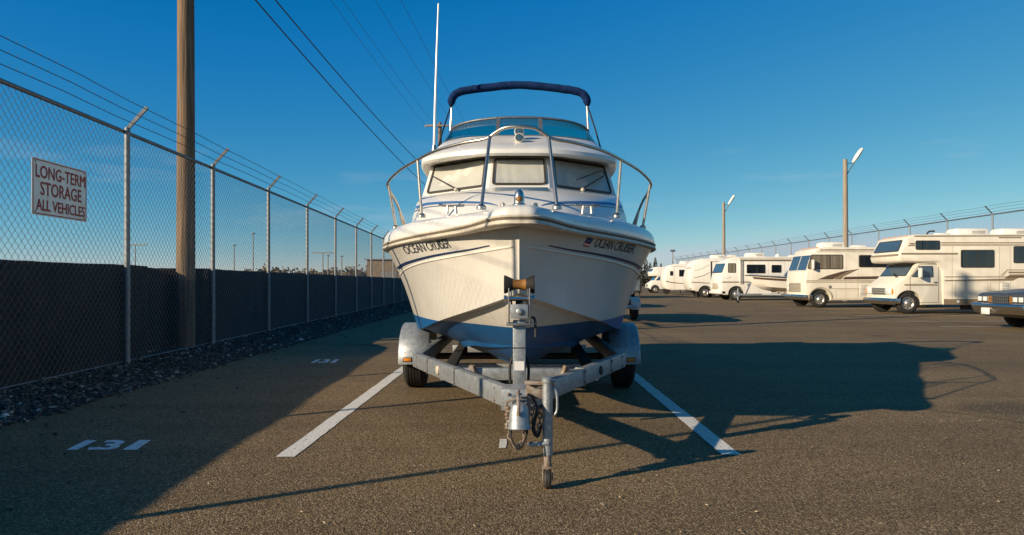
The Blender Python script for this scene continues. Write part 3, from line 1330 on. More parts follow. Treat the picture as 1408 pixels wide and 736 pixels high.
def hull_section(i):
    h, c, k = Hs[i], Cs[i], Ks[i]
    f = min(1, i / 14)
    out = []
    amp = .055 * f * (1 - .65 * i / len(Hs))
    for j in range(NT + 1):
        t = j / NT
        p = h.lerp(c, t)
        p.x -= amp * math.sin(math.pi * t ** .8)
        p.x = max(p.x, 0)
        out.append(p)
    # chine flat then the V bottom with one strake
    cw = min(.075, c.x * .4)
    inner = Vector((c.x - cw, c.y + .01, c.z + .002))
    out.append(inner)
    nb = 12
    for j in range(1, nb + 1):
        t = j / nb
        p = inner.lerp(k, t)
        bul = .075 * min(1, c.x / .6) * math.sin(math.pi * t) * max(.25, 1 - i / 30)
        p.z -= bul
        out.append(p)
    return out


secs = [hull_section(i) for i in range(len(Hs))]
b = MB()
b.loft([s for s in secs], closed=False)
b.loft([[Vector((-p.x, p.y, p.z)) for p in reversed(s)] for s in secs], closed=False)
last = secs[-1]
b.add([p for p in last] + [Vector((-p.x, p.y, p.z)) for p in reversed(last)], [tuple(range(2 * len(last)))])
hull = b.build("hull", "hull", boat, BO, smooth=24, merge=True)


def bottom_pt(i, t):
    """Point on the hull bottom at station i, t from the chine (0) to the keel (1)."""
    f = t * 12
    k = min(11, int(f))
    return secs[i][NT + 1 + k].lerp(secs[i][NT + 2 + k], f - k)


for s in (-1, 1):
    for i0, i1, t1 in ((13, 25, .42), (20, 33, .74)):
        crest, upper, lower = [], [], []
        for i in range(i0, len(secs)):
            u = min(1, (i - i0) / (i1 - i0))
            e = 1 - (1 - u) ** 1.8
            t = 1 + (t1 - 1) * e
            w_ = .085 * min(1, u * 2.5)
            a_, c_ = bottom_pt(i, max(0, t - w_)), bottom_pt(i, t)
            upper.append(Vector((s * a_.x, a_.y, a_.z + .004)))
            lower.append(Vector((s * c_.x, c_.y, c_.z + .004)))
            crest.append(Vector((s * (a_.x * .35 + c_.x * .65 + .008 * u), c_.y, c_.z * .75 + a_.z * .25 - .026 * u)))
        b = MB()
        b.loft([upper, crest, lower], closed=False)
        b.build("strake", "hull", boat, BO, smooth=30)


def bvh_of(ob, off):
    me = ob.data
    return BVHTree.FromPolygons([v.co + off for v in me.vertices], [tuple(p.vertices) for p in me.polygons])


hull_bvh = bvh_of(hull, BO)
CAM = Vector((0, 0, CAMZ))


def hit(bvh, px, py, off=.003):
    d = Vector(((px - 714) / 1000, 1, -(py - 388) / 1000)).normalized()
    loc, nrm, idx, dist = bvh.ray_cast(CAM, d)
    if loc is None:
        return None
    if nrm.dot(d) > 0:
        nrm = -nrm
    return loc + nrm * off


def strip_on(bvh, path, widths, off=.003, per=10):
    pts = catmull([(x, y, 0) for x, y in path], per)
    ws = np.interp(np.linspace(0, 1, len(pts)), np.linspace(0, 1, len(widths)), widths)
    A, B_ = [], []
    for i, p in enumerate(pts):
        d = (pts[min(i + 1, len(pts) - 1)] - pts[max(0, i - 1)]).normalized()
        nn = Vector((-d.y, d.x, 0)) * ws[i] / 2
        a = hit(bvh, p.x + nn.x, p.y + nn.y, off)
        c = hit(bvh, p.x - nn.x, p.y - nn.y, off)
        if a is None or c is None:
            continue
        if A and ((a - A[-1]).length > .6 or (c - B_[-1]).length > .6):
            continue
        A.append(a)
        B_.append(c)
    b = MB()
    if len(A) > 1:
        b.loft([A, B_], closed=False)
    return b


def center_on(bvh, path, off=.002, per=8):
    out = []
    for p in catmull([(x, y, 0) for x, y in path], per):
        q = hit(bvh, p.x, p.y, off)
        if q is not None and (not out or (q - out[-1]).length < .6):
            out.append(q)
    return out


def mirror_px(path):
    return [(1428 - x, y) for x, y in path]


st_path = [(673.3, 337.8), (645.5, 343.5), (611.5, 349), (584.3, 354.6), (559, 362), (549.5, 367.5), (546.8, 371)]
kn_path = [(706, 338.8), (699.8, 339.7), (672.7, 344.2), (625, 352.3), (584.3, 360.3), (561, 368.3), (553, 374.5), (549.8, 379)]
for mir in (False, True):
    f_ = mirror_px if mir else (lambda q: q)
    strip_on(hull_bvh, f_(st_path), [1.6, 2.6, 3.4, 4.2, 4.6]).build("hull_stripe", "navy_vinyl", boat, BO, smooth=60)
    pts = center_on(hull_bvh, f_(kn_path), .0)
    b = MB()
    b.tube(pts, [.003] + [.009] * (len(pts) - 2) + [.006], 8)
    b.build("hull_moulding", "gelcoat_aged", boat, BO, smooth=60)


def text_hull(s, quad, **kw):
    """quad: bl, br, tr, tl in photograph pixels; the letters are laid on the hull surface."""
    uv, fs = text_mesh(s, **kw)
    bl, br, tr, tl = [Vector((x, y, 0)) for x, y in quad]
    vs, ok = [], True
    for u, v in uv:
        q = (bl * (1 - u) + br * u) * (1 - v) + (tl * (1 - u) + tr * u) * v
        vs.append(hit(hull_bvh, q.x, q.y, .004))
    b = MB()
    good = [f for f in fs if all(vs[i] is not None for i in f)]
    vs = [v if v is not None else Vector((0, 7, 1)) for v in vs]
    b.add(vs, good)
    bm_keep = b
    used = sorted({i for f in good for i in f})
    mp = {i: k for k, i in enumerate(used)}
    b2 = MB()
    b2.add([vs[i] for i in used], [tuple(mp[i] for i in f) for f in good])
    return b2


text_hull("OCEAN CRUISER", [(559.2, 349.6), (621, 340.5), (615.6, 327.4), (552.4, 339)], spacing=.92).build("boat_name", "letter_navy", boat, BO, smooth=0)
text_hull("OCEAN CRUISER", [(815.7, 339.4), (869.5, 348.3), (875.5, 337), (822.8, 326.3)], spacing=.92).build("boat_name", "letter_navy", boat, BO, smooth=0)
b = MB()
fq = [(801, 338), (808.8, 339.7), (816.2, 327.4), (807.6, 326.0)]


def fl(u, v):
    bl, br, tr, tl = [Vector((x, y, 0)) for x, y in fq]
    q = (bl * (1 - u) + br * u) * (1 - v) + (tl * (1 - u) + tr * u) * v
    return hit(hull_bvh, q.x, q.y, .004) or hit(hull_bvh, q.x, q.y + 2.5, .004)


for k in range(7):
    b.add([fl(0, k / 7), fl(1, k / 7), fl(1, (k + 1) / 7), fl(0, (k + 1) / 7)], [(0, 1, 2, 3)], 0 if k < 3 and k % 2 == 0 else (1 if k < 3 else 2 if k % 2 else 3))
b.build("flag_decal", ["red_lens", "curtain_white", "navy_vinyl", "stripe_blue"], boat, BO, smooth=0)

# gunwale: rub rail, rounded deck edge, deck
G = [(0, 4.25), (.10, 4.275), (.185, 4.42), (.295, 4.72), (.43, 5.02), (.80, 5.72), (1.14, 6.5), (1.345, 7.28), (1.385, 8.5), (1.355, 11.0)]
Gs = [Vector((p.x, p.y, 0)) for p in catmull([(x, y, 0) for x, y in G], 7)]
full = [Vector((-p.x, p.y, 0)) for p in reversed(Gs[1:])] + Gs
NF = len(full)


def gz(y):
    return float(np.interp(y, [4.25, 5.0, 6.5, 11], [1.497, 1.488, 1.475, 1.46]))


def gh(y):
    return float(np.interp(y, [4.25, 5.0, 6.0, 11], [.66, .85, 1.12, 1.15]))


def gn(i):
    d = full[min(i + 1, NF - 1)] - full[max(i - 1, 0)]
    n = Vector((-d.y, d.x, 0)).normalized()      # inward: path runs from left stern round the bow to right stern
    return n if True else -n


def off_curve(d, dz, scale=True):
    out = []
    for i, p in enumerate(full):
        n = gn(i)
        q = p + n * d
        out.append(Vector((q.x, q.y, gz(p.y) + dz * (gh(p.y) if scale else 1))))
    return out


test_n = gn(NF // 2)
SGN = 1 if test_n.y > 0 else -1


def oc(d, dz, scale=True):
    return off_curve(d * SGN, dz, scale)


b = MB()
b.loft([oc(.03, -.036, False), oc(-.012, -.033, False), oc(-.020, -.024, False), oc(-.014, -.014, False), oc(-.014, -.006, False), oc(.0, .0, False)], closed=False)
b.build("rub_rail", "rub_vinyl", boat, BO, smooth=50)
b = MB()
b.loft([oc(.0, -.001, False), oc(-.008, .001, False), oc(-.010, .005, False), oc(-.008, .009, False), oc(.004, .012, False)], closed=False)
b.build("rail_insert", "rail_groove", boat, BO, smooth=50)
b = MB()
b.loft([oc(-.004, .010, False), oc(-.014, .013, False), oc(-.016, .019, False), oc(-.010, .026, False), oc(.006, .030, False)], closed=False)
b.build("rail_trim", "rub_vinyl", boat, BO, smooth=50)
# soffit from the rub rail in to the V of the hull
b = MB()
hl = [Vector((-p.x, p.y, p.z)) for p in reversed(Hs[1:])] + list(Hs)


def resample(c, n):
    c = [Vector(p) for p in c]
    L_ = [0]
    for a, d in zip(c, c[1:]):
        L_.append(L_[-1] + (d - a).length)
    out = []
    for k in range(n):
        t = L_[-1] * k / (n - 1)
        j = min(max(0, int(np.searchsorted(L_, t)) - 1), len(c) - 2)
        u = (t - L_[j]) / max(1e-9, L_[j + 1] - L_[j])
        out.append(c[j].lerp(c[j + 1], u))
    return out


hr = resample(hl, 2 * 60 + 1)
rr_ = resample(oc(.02, -.0345, False), 2 * 60 + 1)
b.loft([rr_, [p + Vector((0, 0, .001)) for p in hr]], closed=False)
b.build("gunwale_soffit", "gelcoat_aged", boat, BO, smooth=60)

prof = [(.0, .022), (-.004, .045), (.004, .075), (.022, .105), (.05, .128), (.09, .142), (.13, .147)]
rows = [oc(d, z) for d, z in prof]
# the bow corner of the inset curves is kept inside the outline
b = MB()
b.loft(rows, closed=False)
inner = rows[-1]
half = NF // 2
Lp = [inner[half - k] for k in range(half + 1)]
Rp = [inner[half + k] for k in range(half + 1)]
grid = []
for l, r_ in zip(Lp, Rp):
    row = []
    for k in range(9):
        t = k / 8
        p = l.lerp(r_, t)
        p.z += .035 * math.sin(math.pi * t) * min(1, abs(r_.x - l.x))
        row.append(p)
    grid.append(row)
b.loft(grid, closed=False)
sternring = [r_[0] for r_ in rows]
b.build("deck", "gelcoat", boat, BO, smooth=40, merge=True)
b = MB()
b.box((0, 11.0, 1.05), (2.64, .05, .9))
b.build("transom", "gelcoat", boat, BO, bevel=.01)


def outline(pts, z, per=5):
    c = catmull([(x, y, z) for x, y in pts], per)
    return [Vector((-p.x, p.y, p.z)) for p in reversed(c[1:])] + c


def loft_outline(levels, per=5, cap=True):
    rings = [outline(p, z, per) for p, z in levels]
    b = MB()
    b.loft(rings, closed=False)
    # aft face
    aft = [r_[0] for r_ in rings] + [r_[-1] for r_ in reversed(rings)]
    b.add(aft, [tuple(range(len(aft)))])
    if cap:
        b.add(rings[-1], [tuple(range(len(rings[-1])))])
    return b


L3 = [(0, 6.66), (.28, 6.68), (.6, 6.99), (.84, 7.22), (.985, 7.36), (1.02, 8.2), (1.02, 10)]
L4 = [(0, 7.08), (.27, 7.1), (.56, 7.35), (.79, 7.55), (.92, 7.66), (.97, 8.4), (.97, 10)]
trunk_levels = [
    ([(0, 5.5), (.35, 5.6), (.68, 5.97), (.93, 6.5), (1.07, 7.15), (1.1, 8.2), (1.1, 10.0)], 1.60),
    ([(0, 5.72), (.34, 5.82), (.66, 6.13), (.915, 6.62), (1.055, 7.2), (1.09, 8.2), (1.09, 10)], 1.76),
    ([(0, 5.9), (.33, 5.99), (.64, 6.28), (.90, 6.74), (1.04, 7.25), (1.08, 8.2), (1.08, 10)], 1.84),
    ([(0, 6.12), (.32, 6.2), (.62, 6.45), (.885, 6.86), (1.03, 7.29), (1.065, 8.2), (1.065, 10)], 1.905),
    ([(0, 6.38), (.3, 6.44), (.61, 6.72), (.87, 7.0), (1.01, 7.32), (1.05, 8.2), (1.05, 10)], 1.955),
    ([(0, 6.58), (.285, 6.61), (.6, 6.9), (.85, 7.15), (.995, 7.345), (1.03, 8.2), (1.03, 10)], 1.985)]
cab = loft_outline(trunk_levels, 6).build("cabin_trunk", "gelcoat", boat, BO, smooth=45)
trunk_bvh = bvh_of(cab, BO)


def sharp_outline(pts, z):
    c = [Vector((x, y, z)) for x, y in pts]
    return [Vector((-p.x, p.y, p.z)) for p in reversed(c[1:])] + c


b = MB()
r3, r4 = sharp_outline(L3, 1.985), sharp_outline(L4, 2.37)
def wall_grid(A, B, C_, D, nu=12, nv=4):
    b.loft([[facet(i / nu, j / nv, A, B, C_, D) for i in range(nu + 1)] for j in range(nv + 1)], closed=False)


def facet(u, v, A, B, C_, D):
    return (A * (1 - u) + B * u) * (1 - v) + (D * (1 - u) + C_ * u) * v


V_ = lambda p, z, s=1: Vector((s * p[0], p[1], z))
for s in (1, -1):
    wall_grid(V_(L3[1], 1.985, s), V_(L3[4], 1.985, s), V_(L4[4], 2.37, s), V_(L4[1], 2.37, s))
    wall_grid(V_(L3[4], 1.985, s), V_(L3[6], 1.985, s), V_(L4[6], 2.37, s), V_(L4[4], 2.37, s), 8)
wall_grid(V_(L3[1], 1.985, -1), V_(L3[1], 1.985), V_(L4[1], 2.37), V_(L4[1], 2.37, -1))
b.add([r3[0], r4[0], r4[-1], r3[-1]], [(0, 1, 2, 3)])
b.build("cabin_wall", "gelcoat", boat, BO, smooth=15, merge=True)


def facet(u, v, A, B, C_, D):
    return (A * (1 - u) + B * u) * (1 - v) + (D * (1 - u) + C_ * u) * v


def V3(p, z):
    return Vector((p[0], p[1], z))


def cabin_window(A, B, C_, D, u0, u1, v0, v1, name="cabin_window", wob=0):
    q = [facet(u, v, A, B, C_, D) for u, v in ((u0, v0), (u1, v0), (u1, v1), (u0, v1))]
    o = rpoly(q, .045)
    out = (0, -1, .1)
    b = MB()
    b.ring_panel(o, inset(o, .02), .0, .016, out)
    fr = b.build(name, "rub_dark", boat, BO, smooth=30)
    b = MB()
    b.panel(inset(o, .018), .009, .003, out)
    b.build("pane", "clear_glass", fr, BO, smooth=0)
    b = MB()
    nrm = (q[1] - q[0]).cross(q[3] - q[0]).normalized()
    if nrm.y > 0:
        nrm = -nrm
    rows_ = []
    for j in range(7):
        row = []
        for i in range(41):
            u, v = i / 40, j / 6
            p = facet(u, v, *q)
            w_ = .5 + .5 * math.sin(i * .62 + 1.6 * math.sin(i * .21 + wob) + .5 * j)
            row.append(p + nrm * (.0035 + .0022 * w_))
        rows_.append(row)
    b.loft(rows_, closed=False)
    b.build("curtain", "curtain_white", fr, BO, smooth=60)


def m_(v):
    return Vector((-v.x, v.y, v.z))


A_, B_, C__, D_ = V3(L3[1], 1.985), V3(L3[4], 1.985), V3(L4[4], 2.37), V3(L4[1], 2.37)
cabin_window(A_, B_, C__, D_, .07, .93, .07, .90)
cabin_window(m_(A_), m_(B_), m_(C__), m_(D_), .07, .93, .07, .90, wob=2)
cabin_window(m_(A_), A_, D_, m_(D_), .045, .955, .10, .86, wob=4)
# side windows of the cabin, aft of the corner
for s in (1, -1):
    q = [Vector((s * x, y, z)) for x, y, z in ((1.02, 8.3, 2.06), (1.02, 9.6, 2.06), (.984, 9.6, 2.31), (.984, 8.45, 2.31))]
    b = MB()
    b.panel(rpoly(q, .06), .004, .01, (s, 0, .1))
    b.build("side_window", "dark_glass", boat, BO)

# blue pin stripes on the trunk
tp = [(566.5, 288.5), (577, 284), (590, 280.5), (625, 278.6), (661, 279.2), (676, 281), (684, 283.2)]
tp2 = [(566, 293), (577, 288.6), (590, 285), (625, 282.6), (655, 282.4)]
for mir in (False, True):
    f_ = mirror_px if mir else (lambda q: q)
    bb = strip_on(trunk_bvh, f_(tp), [3.6, 3.4, 3.2, 2.4, .8])
    if bb.f:
        bb.build("trunk_stripe", "stripe_blue", boat, BO, smooth=60)
    bb = strip_on(trunk_bvh, f_(tp2), [.9, .9, .9, .7])
    if bb.f:
        bb.build("pin_stripe", "navy_vinyl", boat, BO, smooth=60)

# roof / flybridge moulding
roof_levels = [
    ([(0, 7.0), (.3, 7.03), (.58, 7.22), (.82, 7.45), (.93, 7.7), (.975, 8.4), (.975, 10)], 2.345),
    ([(0, 6.86), (.32, 6.89), (.65, 7.06), (.9, 7.30), (1.0, 7.55), (1.05, 8.3), (1.05, 10.1)], 2.325),
    ([(0, 6.835), (.325, 6.865), (.66, 7.035), (.915, 7.28), (1.015, 7.54), (1.065, 8.3), (1.065, 10.1)], 2.345),
    ([(0, 6.84), (.325, 6.87), (.66, 7.04), (.915, 7.285), (1.015, 7.54), (1.065, 8.3), (1.065, 10.1)], 2.385),
    ([(0, 6.90), (.32, 6.93), (.65, 7.09), (.89, 7.325), (.985, 7.57), (1.035, 8.3), (1.035, 10.1)], 2.42),
    ([(0, 7.02), (.32, 7.05), (.62, 7.2), (.85, 7.42), (.945, 7.66), (.99, 8.35), (.99, 10.05)], 2.46),
    ([(0, 7.42), (.3, 7.44), (.57, 7.56), (.79, 7.74), (.88, 7.95), (.92, 8.5), (.92, 9.95)], 2.60),
    ([(0, 7.53), (.29, 7.55), (.56, 7.66), (.77, 7.83), (.86, 8.04), (.895, 8.55), (.895, 9.9)], 2.645),
    ([(0, 7.60), (.28, 7.62), (.54, 7.72), (.75, 7.89), (.84, 8.1), (.875, 8.6), (.875, 9.9)], 2.655),
    ([(0, 7.68), (.27, 7.7), (.52, 7.79), (.71, 7.95), (.79, 8.14), (.825, 8.6), (.825, 9.9)], 2.645),
    ([(0, 7.74), (.26, 7.76), (.50, 7.85), (.69, 8.0), (.77, 8.18), (.80, 8.6), (.80, 9.9)], 2.47)]
rf_ = loft_outline(roof_levels, 6)
roof = rf_.build("flybridge", "gelcoat", boat, BO, smooth=45)
# underside plate of the brow
# flybridge windscreen
WB = [(0, 7.62), (.23, 7.64), (.55, 7.735), (.775, 7.92), (.86, 8.14), (.875, 8.55)]
WT = [(0, 7.88), (.225, 7.895), (.50, 7.98), (.70, 8.14), (.79, 8.34), (.83, 8.62)]
zb_, zt_ = 2.658, [2.915, 2.912, 2.9, 2.88, 2.85, 2.72]
wb = catmull([(x, y, zb_) for x, y in WB], 5)
wt = catmull([(x, y, z) for (x, y), z in zip(WT, zt_)], 5)


def pane(ia, ib, s, name):
    a = [Vector((s * wb[i].x, wb[i].y, wb[i].z)) for i in range(ia, ib + 1)]
    t = [Vector((s * wt[i].x, wt[i].y, wt[i].z)) for i in range(ia, ib + 1)]
    b = MB()
    a2 = [p + Vector((0, .006, 0)) for p in a]
    t2 = [p + Vector((0, .006, 0)) for p in t]
    b.loft([a, t, t2, a2, a], closed=False)
    return b.build(name, "teal_glass", boat, BO, smooth=60)


b = MB()
a = [Vector((-wb[5 - i].x, wb[5 - i].y, zb_)) for i in range(5)] + wb[:6]
t = [Vector((-wt[5 - i].x, wt[5 - i].y, wt[5 - i].z)) for i in range(5)] + wt[:6]
off = Vector((0, .006, 0))
b.loft([a, t, [p + off for p in t], [p + off for p in a], a], closed=False)
b.build("windscreen_pane", "teal_glass", boat, BO, smooth=60)
for s in (-1, 1):
    pane(5, len(wb) - 1, s, "windscreen_pane")
fullt = [Vector((-p.x, p.y, p.z)) for p in reversed(wt[1:])] + wt
fullb = [Vector((-p.x, p.y, p.z + .004)) for p in reversed(wb[1:])] + [p + Vector((0, 0, .004)) for p in wb]
b = MB()
b.tube([fullb[0]] + fullt + [fullb[-1]], .013, 8)
b.build("windscreen_frame", "rail_steel", boat, BO, smooth=60)
b = MB()
b.tube(fullb, .011, 8)
b.build("windscreen_base", "rail_steel", boat, BO, smooth=60)
for s in (-1, 1):
    for i, w_ in ((5, .042), (21, .022)):
        b = MB()
        b.bar((s * wb[i].x, wb[i].y, wb[i].z), (s * wt[i].x, wt[i].y, wt[i].z), w_, .02)
        b.build("windscreen_post", "rail_steel", boat, BO)

# rolled bimini and its hoop
arch = catmull([(-.825, 8.75, 3.25), (-.80, 8.75, 3.35), (-.72, 8.75, 3.415), (-.5, 8.75, 3.455), (0, 8.75, 3.50), (.5, 8.75, 3.455), (.72, 8.75, 3.415), (.80, 8.75, 3.35), (.825, 8.75, 3.25)], 8)
b = MB()
rs = []
pts = []
for i, p in enumerate(arch):
    t = i / (len(arch) - 1)
    e = min(1, .5 + 9 * min(t, 1 - t))
    rs.append((.058 + .004 * noise.noise((i * .42, 2, 0)) + .003 * noise.noise((i * 1.4, 5, 0))) * e)
    pts.append(p + Vector((0, 0, .004 * noise.noise((i * .5, 8, 0)))))
b.tube(pts, rs, 18, flat=.82)
b.build("bimini_canvas", "canvas_navy", boat, BO, smooth=70)
for s in (-1, 1):
    b = MB()
    b.tube([(s * .812, 8.75, 3.27), (s * .825, 8.74, 3.0), (s * .84, 8.72, 2.655)], .011, 8)
    b.build("bimini_leg", "stainless", boat, BO)
    b = MB()
    b.tube([(s * .82, 8.74, 3.25), (s * .885, 8.45, 2.9), (s * .935, 8.28, 2.62)], .010, 6)
    b.build("bimini_strap", "black_plastic", boat, BO)
    b = MB()
    b.tube([(s * .82, 8.76, 3.2), (s * .86, 9.3, 2.66)], .011, 8)
    b.build("bimini_brace", "stainless", boat, BO)
    b = MB()
    b.lathe([(.028, 0), (.034, .02), (.02, .05), (.006, .06)], (s * .92, 8.3, 2.6), (s, 0, .3), 10)
    b.build("strap_mount", "stainless", boat, BO)

# whip antenna
b = MB()
b.tube([P(597, 206, 8.4), P(598.2, 150, 8.4), P(600.6, 70, 8.4), P(602.8, 5, 8.4)], [.017, .015, .012, .008], 8)
an = b.build("antenna", "gelcoat", boat, BO)
b = MB()
pb = P(597, 206, 8.4)
b.lathe([(.03, -.06), (.034, -.02), (.022, .05)], pb, (0, 0, 1), 12)
b.box(pb + Vector((.045, 0, -.05)), (.07, .04, .04))
b.build("antenna_mount", "stainless", an, BO)

# searchlight and horn on the brow
for z, y, r_ in ((2.635, 7.28, .046), (2.545, 7.14, .043)):
    b = MB()
    b.lathe([(r_ * .7, .09), (r_, .06), (r_ * 1.1, 0), (r_ * 1.05, -.012)], (0, y, z), (0, 1, 0), 20)
    b.cyl((0, y + .05, z - .1), (0, y + .05, z), .014)
    o = b.build("searchlight", "roof_plastic", boat, BO)
    b = MB()
    b.lathe([(r_ * .72, -.014), (r_ * .62, -.018), (.002, -.02)], (0, y, z), (0, 1, 0), 20)
    b.build("lens", "windscreen_glass", o, BO)
    b = MB()
    b.lathe([(r_ * .75, -.013), (r_ * .85, -.02), (r_ * .95, -.013)], (0, y, z), (0, 1, 0), 20, caps=False)
    b.build("bezel", "chrome", o, BO)

# chrome grille below the middle window
b = MB()
gq = [hit(trunk_bvh, px, py, 0) for px, py in ((680, 264.5), (756, 264.5), (753, 259.5), (681, 259.5))]
gq = [p if p is not None else P(px, py, 6.5) for p, (px, py) in zip(gq, ((680, 264.5), (756, 264.5), (753, 259.5), (681, 259.5)))]
for k in range(4):
    za = gq[0].lerp(gq[3], k / 4 + .12)
    zb2 = gq[1].lerp(gq[2], k / 4 + .12)
    b.bar(za + Vector((0, -.006, .006)), zb2 + Vector((0, -.006, .006)), .02, .016)
b.build("vent_grille", "stainless", boat, BO, bevel=.003)

# bow light on the foredeck
b = MB()
b.lathe([(.044, 0), (.044, .012), (.034, .02), (.033, .06), (.026, .092), (.012, .108), (.001, .11)], (0, 4.62, 1.61), (0, 0, 1), 18)
o = b.build("bow_light", "chrome", boat, BO)
b = MB()
b.ball((0, 4.598, 1.655), .024, (1, .9, .95))
b.build("lens", "roller_amber", o, BO)
for s in (-1, 1):
    b = MB()
    b.lathe([(.016, 0), (.016, .02), (.001, .028)], (s * .105, 4.66, 1.612), (0, 0, 1), 10)
    b.build("deck_fitting", "stainless", boat, BO)

# cleats
for s in (-1, 1):
    x, y, z = s * .52, 5.58, 1.665
    b = MB()
    b.tube(catmull([(x - .095, y - .02, z + .055), (x - .05, y, z + .05), (x + .05, y, z + .05), (x + .095, y + .02, z + .055)], 4), .010, 8)
    for q in (-.035, .035):
        b.cyl((x + q, y, z - .01), (x + q * .85, y, z + .05), .014, .010, 8)
    b.build("cleat", "stainless", boat, BO)

# wipers
front_bvh = None


def wiper(s, pts):
    b = MB()
    ps = []
    for u, v in pts:
        q = facet(u, v, *( (A_, B_, C__, D_) if s > 0 else (m_(A_), m_(B_), m_(C__), m_(D_))))
        ps.append(q + Vector((s * .028, -.032, .012)))
    b.tube(ps[:2], [.008, .006], 6)
    b.lathe([(.018, 0), (.018, .02), (.008, .03)], ps[0] + Vector((0, .02, -.01)), (s * .5, -.7, .5), 10, mi=1)
    if len(ps) > 2:
        b.tube(ps[1:], .006, 6)
    b.build("wiper", ["black_plastic", "rub_vinyl"], boat, BO)


wiper(-1, [(.42, .06), (.86, .55)])
wiper(1, [(.42, .06), (.80, .52), (.86, .60), (.80, .70), (.36, .30)])

# bow rail
rail = catmull([(-1.30, 8.7, 1.68), (-1.305, 8.3, 1.80), (-1.30, 7.7, 1.97), (-1.285, 7.2, 2.04), (-1.235, 6.85, 2.07), (-1.04, 6.3, 2.095), (-.80, 5.75, 2.10), (-.62, 5.4, 2.105), (-.40, 5.18, 2.12),
                (-.235, 5.08, 2.13), (-.165, 5.04, 2.165), (-.10, 5.0, 2.19), (0, 4.98, 2.195), (.10, 5.0, 2.19), (.165, 5.04, 2.165), (.235, 5.08, 2.13),
                (.40, 5.18, 2.12), (.62, 5.4, 2.105), (.80, 5.75, 2.10), (1.04, 6.3, 2.095), (1.235, 6.85, 2.07), (1.285, 7.2, 2.04), (1.30, 7.7, 1.97), (1.305, 8.3, 1.80), (1.30, 8.7, 1.68)], 6)
b = MB()
b.tube(rail, .0125, 10)
b.build("bow_rail", "stainless", boat, BO, smooth=60)


def stanchion(p, q):
    b = MB()
    b.tube([p, q], .0118, 10)
    b.lathe([(.032, -.012), (.032, .006), (.018, .02)], p, (0, 0, 1), 12)
    b.build("stanchion", "stainless", boat, BO)


for s in (-1, 1):
    stanchion((s * .245, 4.70, 1.612), (s * .205, 5.06, 2.145))
    stanchion((s * .775, 5.78, 1.655), (s * .805, 5.76, 2.10))
    stanchion((s * 1.185, 6.98, 1.655), (s * 1.25, 6.95, 2.06))
    stanchion((s * 1.225, 7.25, 1.655), (s * 1.285, 7.22, 2.035))
    stanchion((s * 1.25, 7.95, 1.66), (s * 1.303, 7.92, 1.91))

# ------------------------------------------------------------------ the boat trailer
TO = Vector((0, 7.0, 0))
tr = thing("boat_trailer", "galvanised boat trailer with winch post and tongue jack under the white cruiser", "trailer", TO)
TZ = .475


def part(mb, name, mat, par=tr, bevel=.004, smooth=35):
    return mb.build(name, mat, par, TO, smooth=smooth, bevel=bevel)


for s in (-1, 1):
    b = MB()
    b.bar((s * .87, 6.14, TZ), (s * .055, 4.13, TZ), .058, .115)
    part(b, "tongue_beam", "galvanised")
    b = MB()
    b.bar((s * .84, 6.10, TZ), (s * .84, 10.6, TZ), .058, .115)
    part(b, "side_rail", "galvanised")
    b = MB()
    for t in (.22, .55):
        p = Vector((s * .87, 6.14, TZ)).lerp(Vector((s * .055, 4.13, TZ)), t)
        d = Vector((-s * .815, -2.01, 0)).normalized()
        b.bar(p - d * .012, p + d * .012, .068, .126)
        part(b, "beam_clamp", "rail_steel", bevel=.002)
        b = MB()
    b = MB()
    p = Vector((s * .87, 6.14, TZ)).lerp(Vector((s * .055, 4.13, TZ)), .36)
    b.lathe([(.034, 0), (.034, .008), (.026, .014), (.001, .016)], p + Vector((s * .027, -.012, 0)), (s * .93, -.377, 0), 16)
    part(b, "reflector", "rub_vinyl" if s < 0 else "dark_steel", bevel=0)
    # bunk and its brackets
    b = MB()
    b.bar((s * .56, 6.0, .445), (s * .66, 10.3, .47), .09, .04)
    part(b, "bunk", "bunk_carpet")
    for y in (6.3, 8.2, 9.8):
        b = MB()
        t = (y - 5.75) / 4.55
        b.box((s * (.56 + .10 * t), y, .375), (.06, .06, .10))
        part(b, "bunk_bracket", "dark_steel")
    b = MB()
    b.bar((s * .30, 5.55, .30), (s * .36, 5.5, .50), .06, .03)
    part(b, "guide_bracket", "rusty_steel")
for y, z in ((5.55, .43), (7.1, .29), (9.2, .29), (10.4, .30)):
    b = MB()
    w = .84 if y > 6.1 else .60
    b.bar((-w, y, z), (w, y, z), .07, .09)
    part(b, "crossmember", "galvanised")
b = MB()
b.cyl((-1.0, 7.87, .33), (1.0, 7.87, .33), .035)
part(b, "axle", "dark_steel", bevel=0)
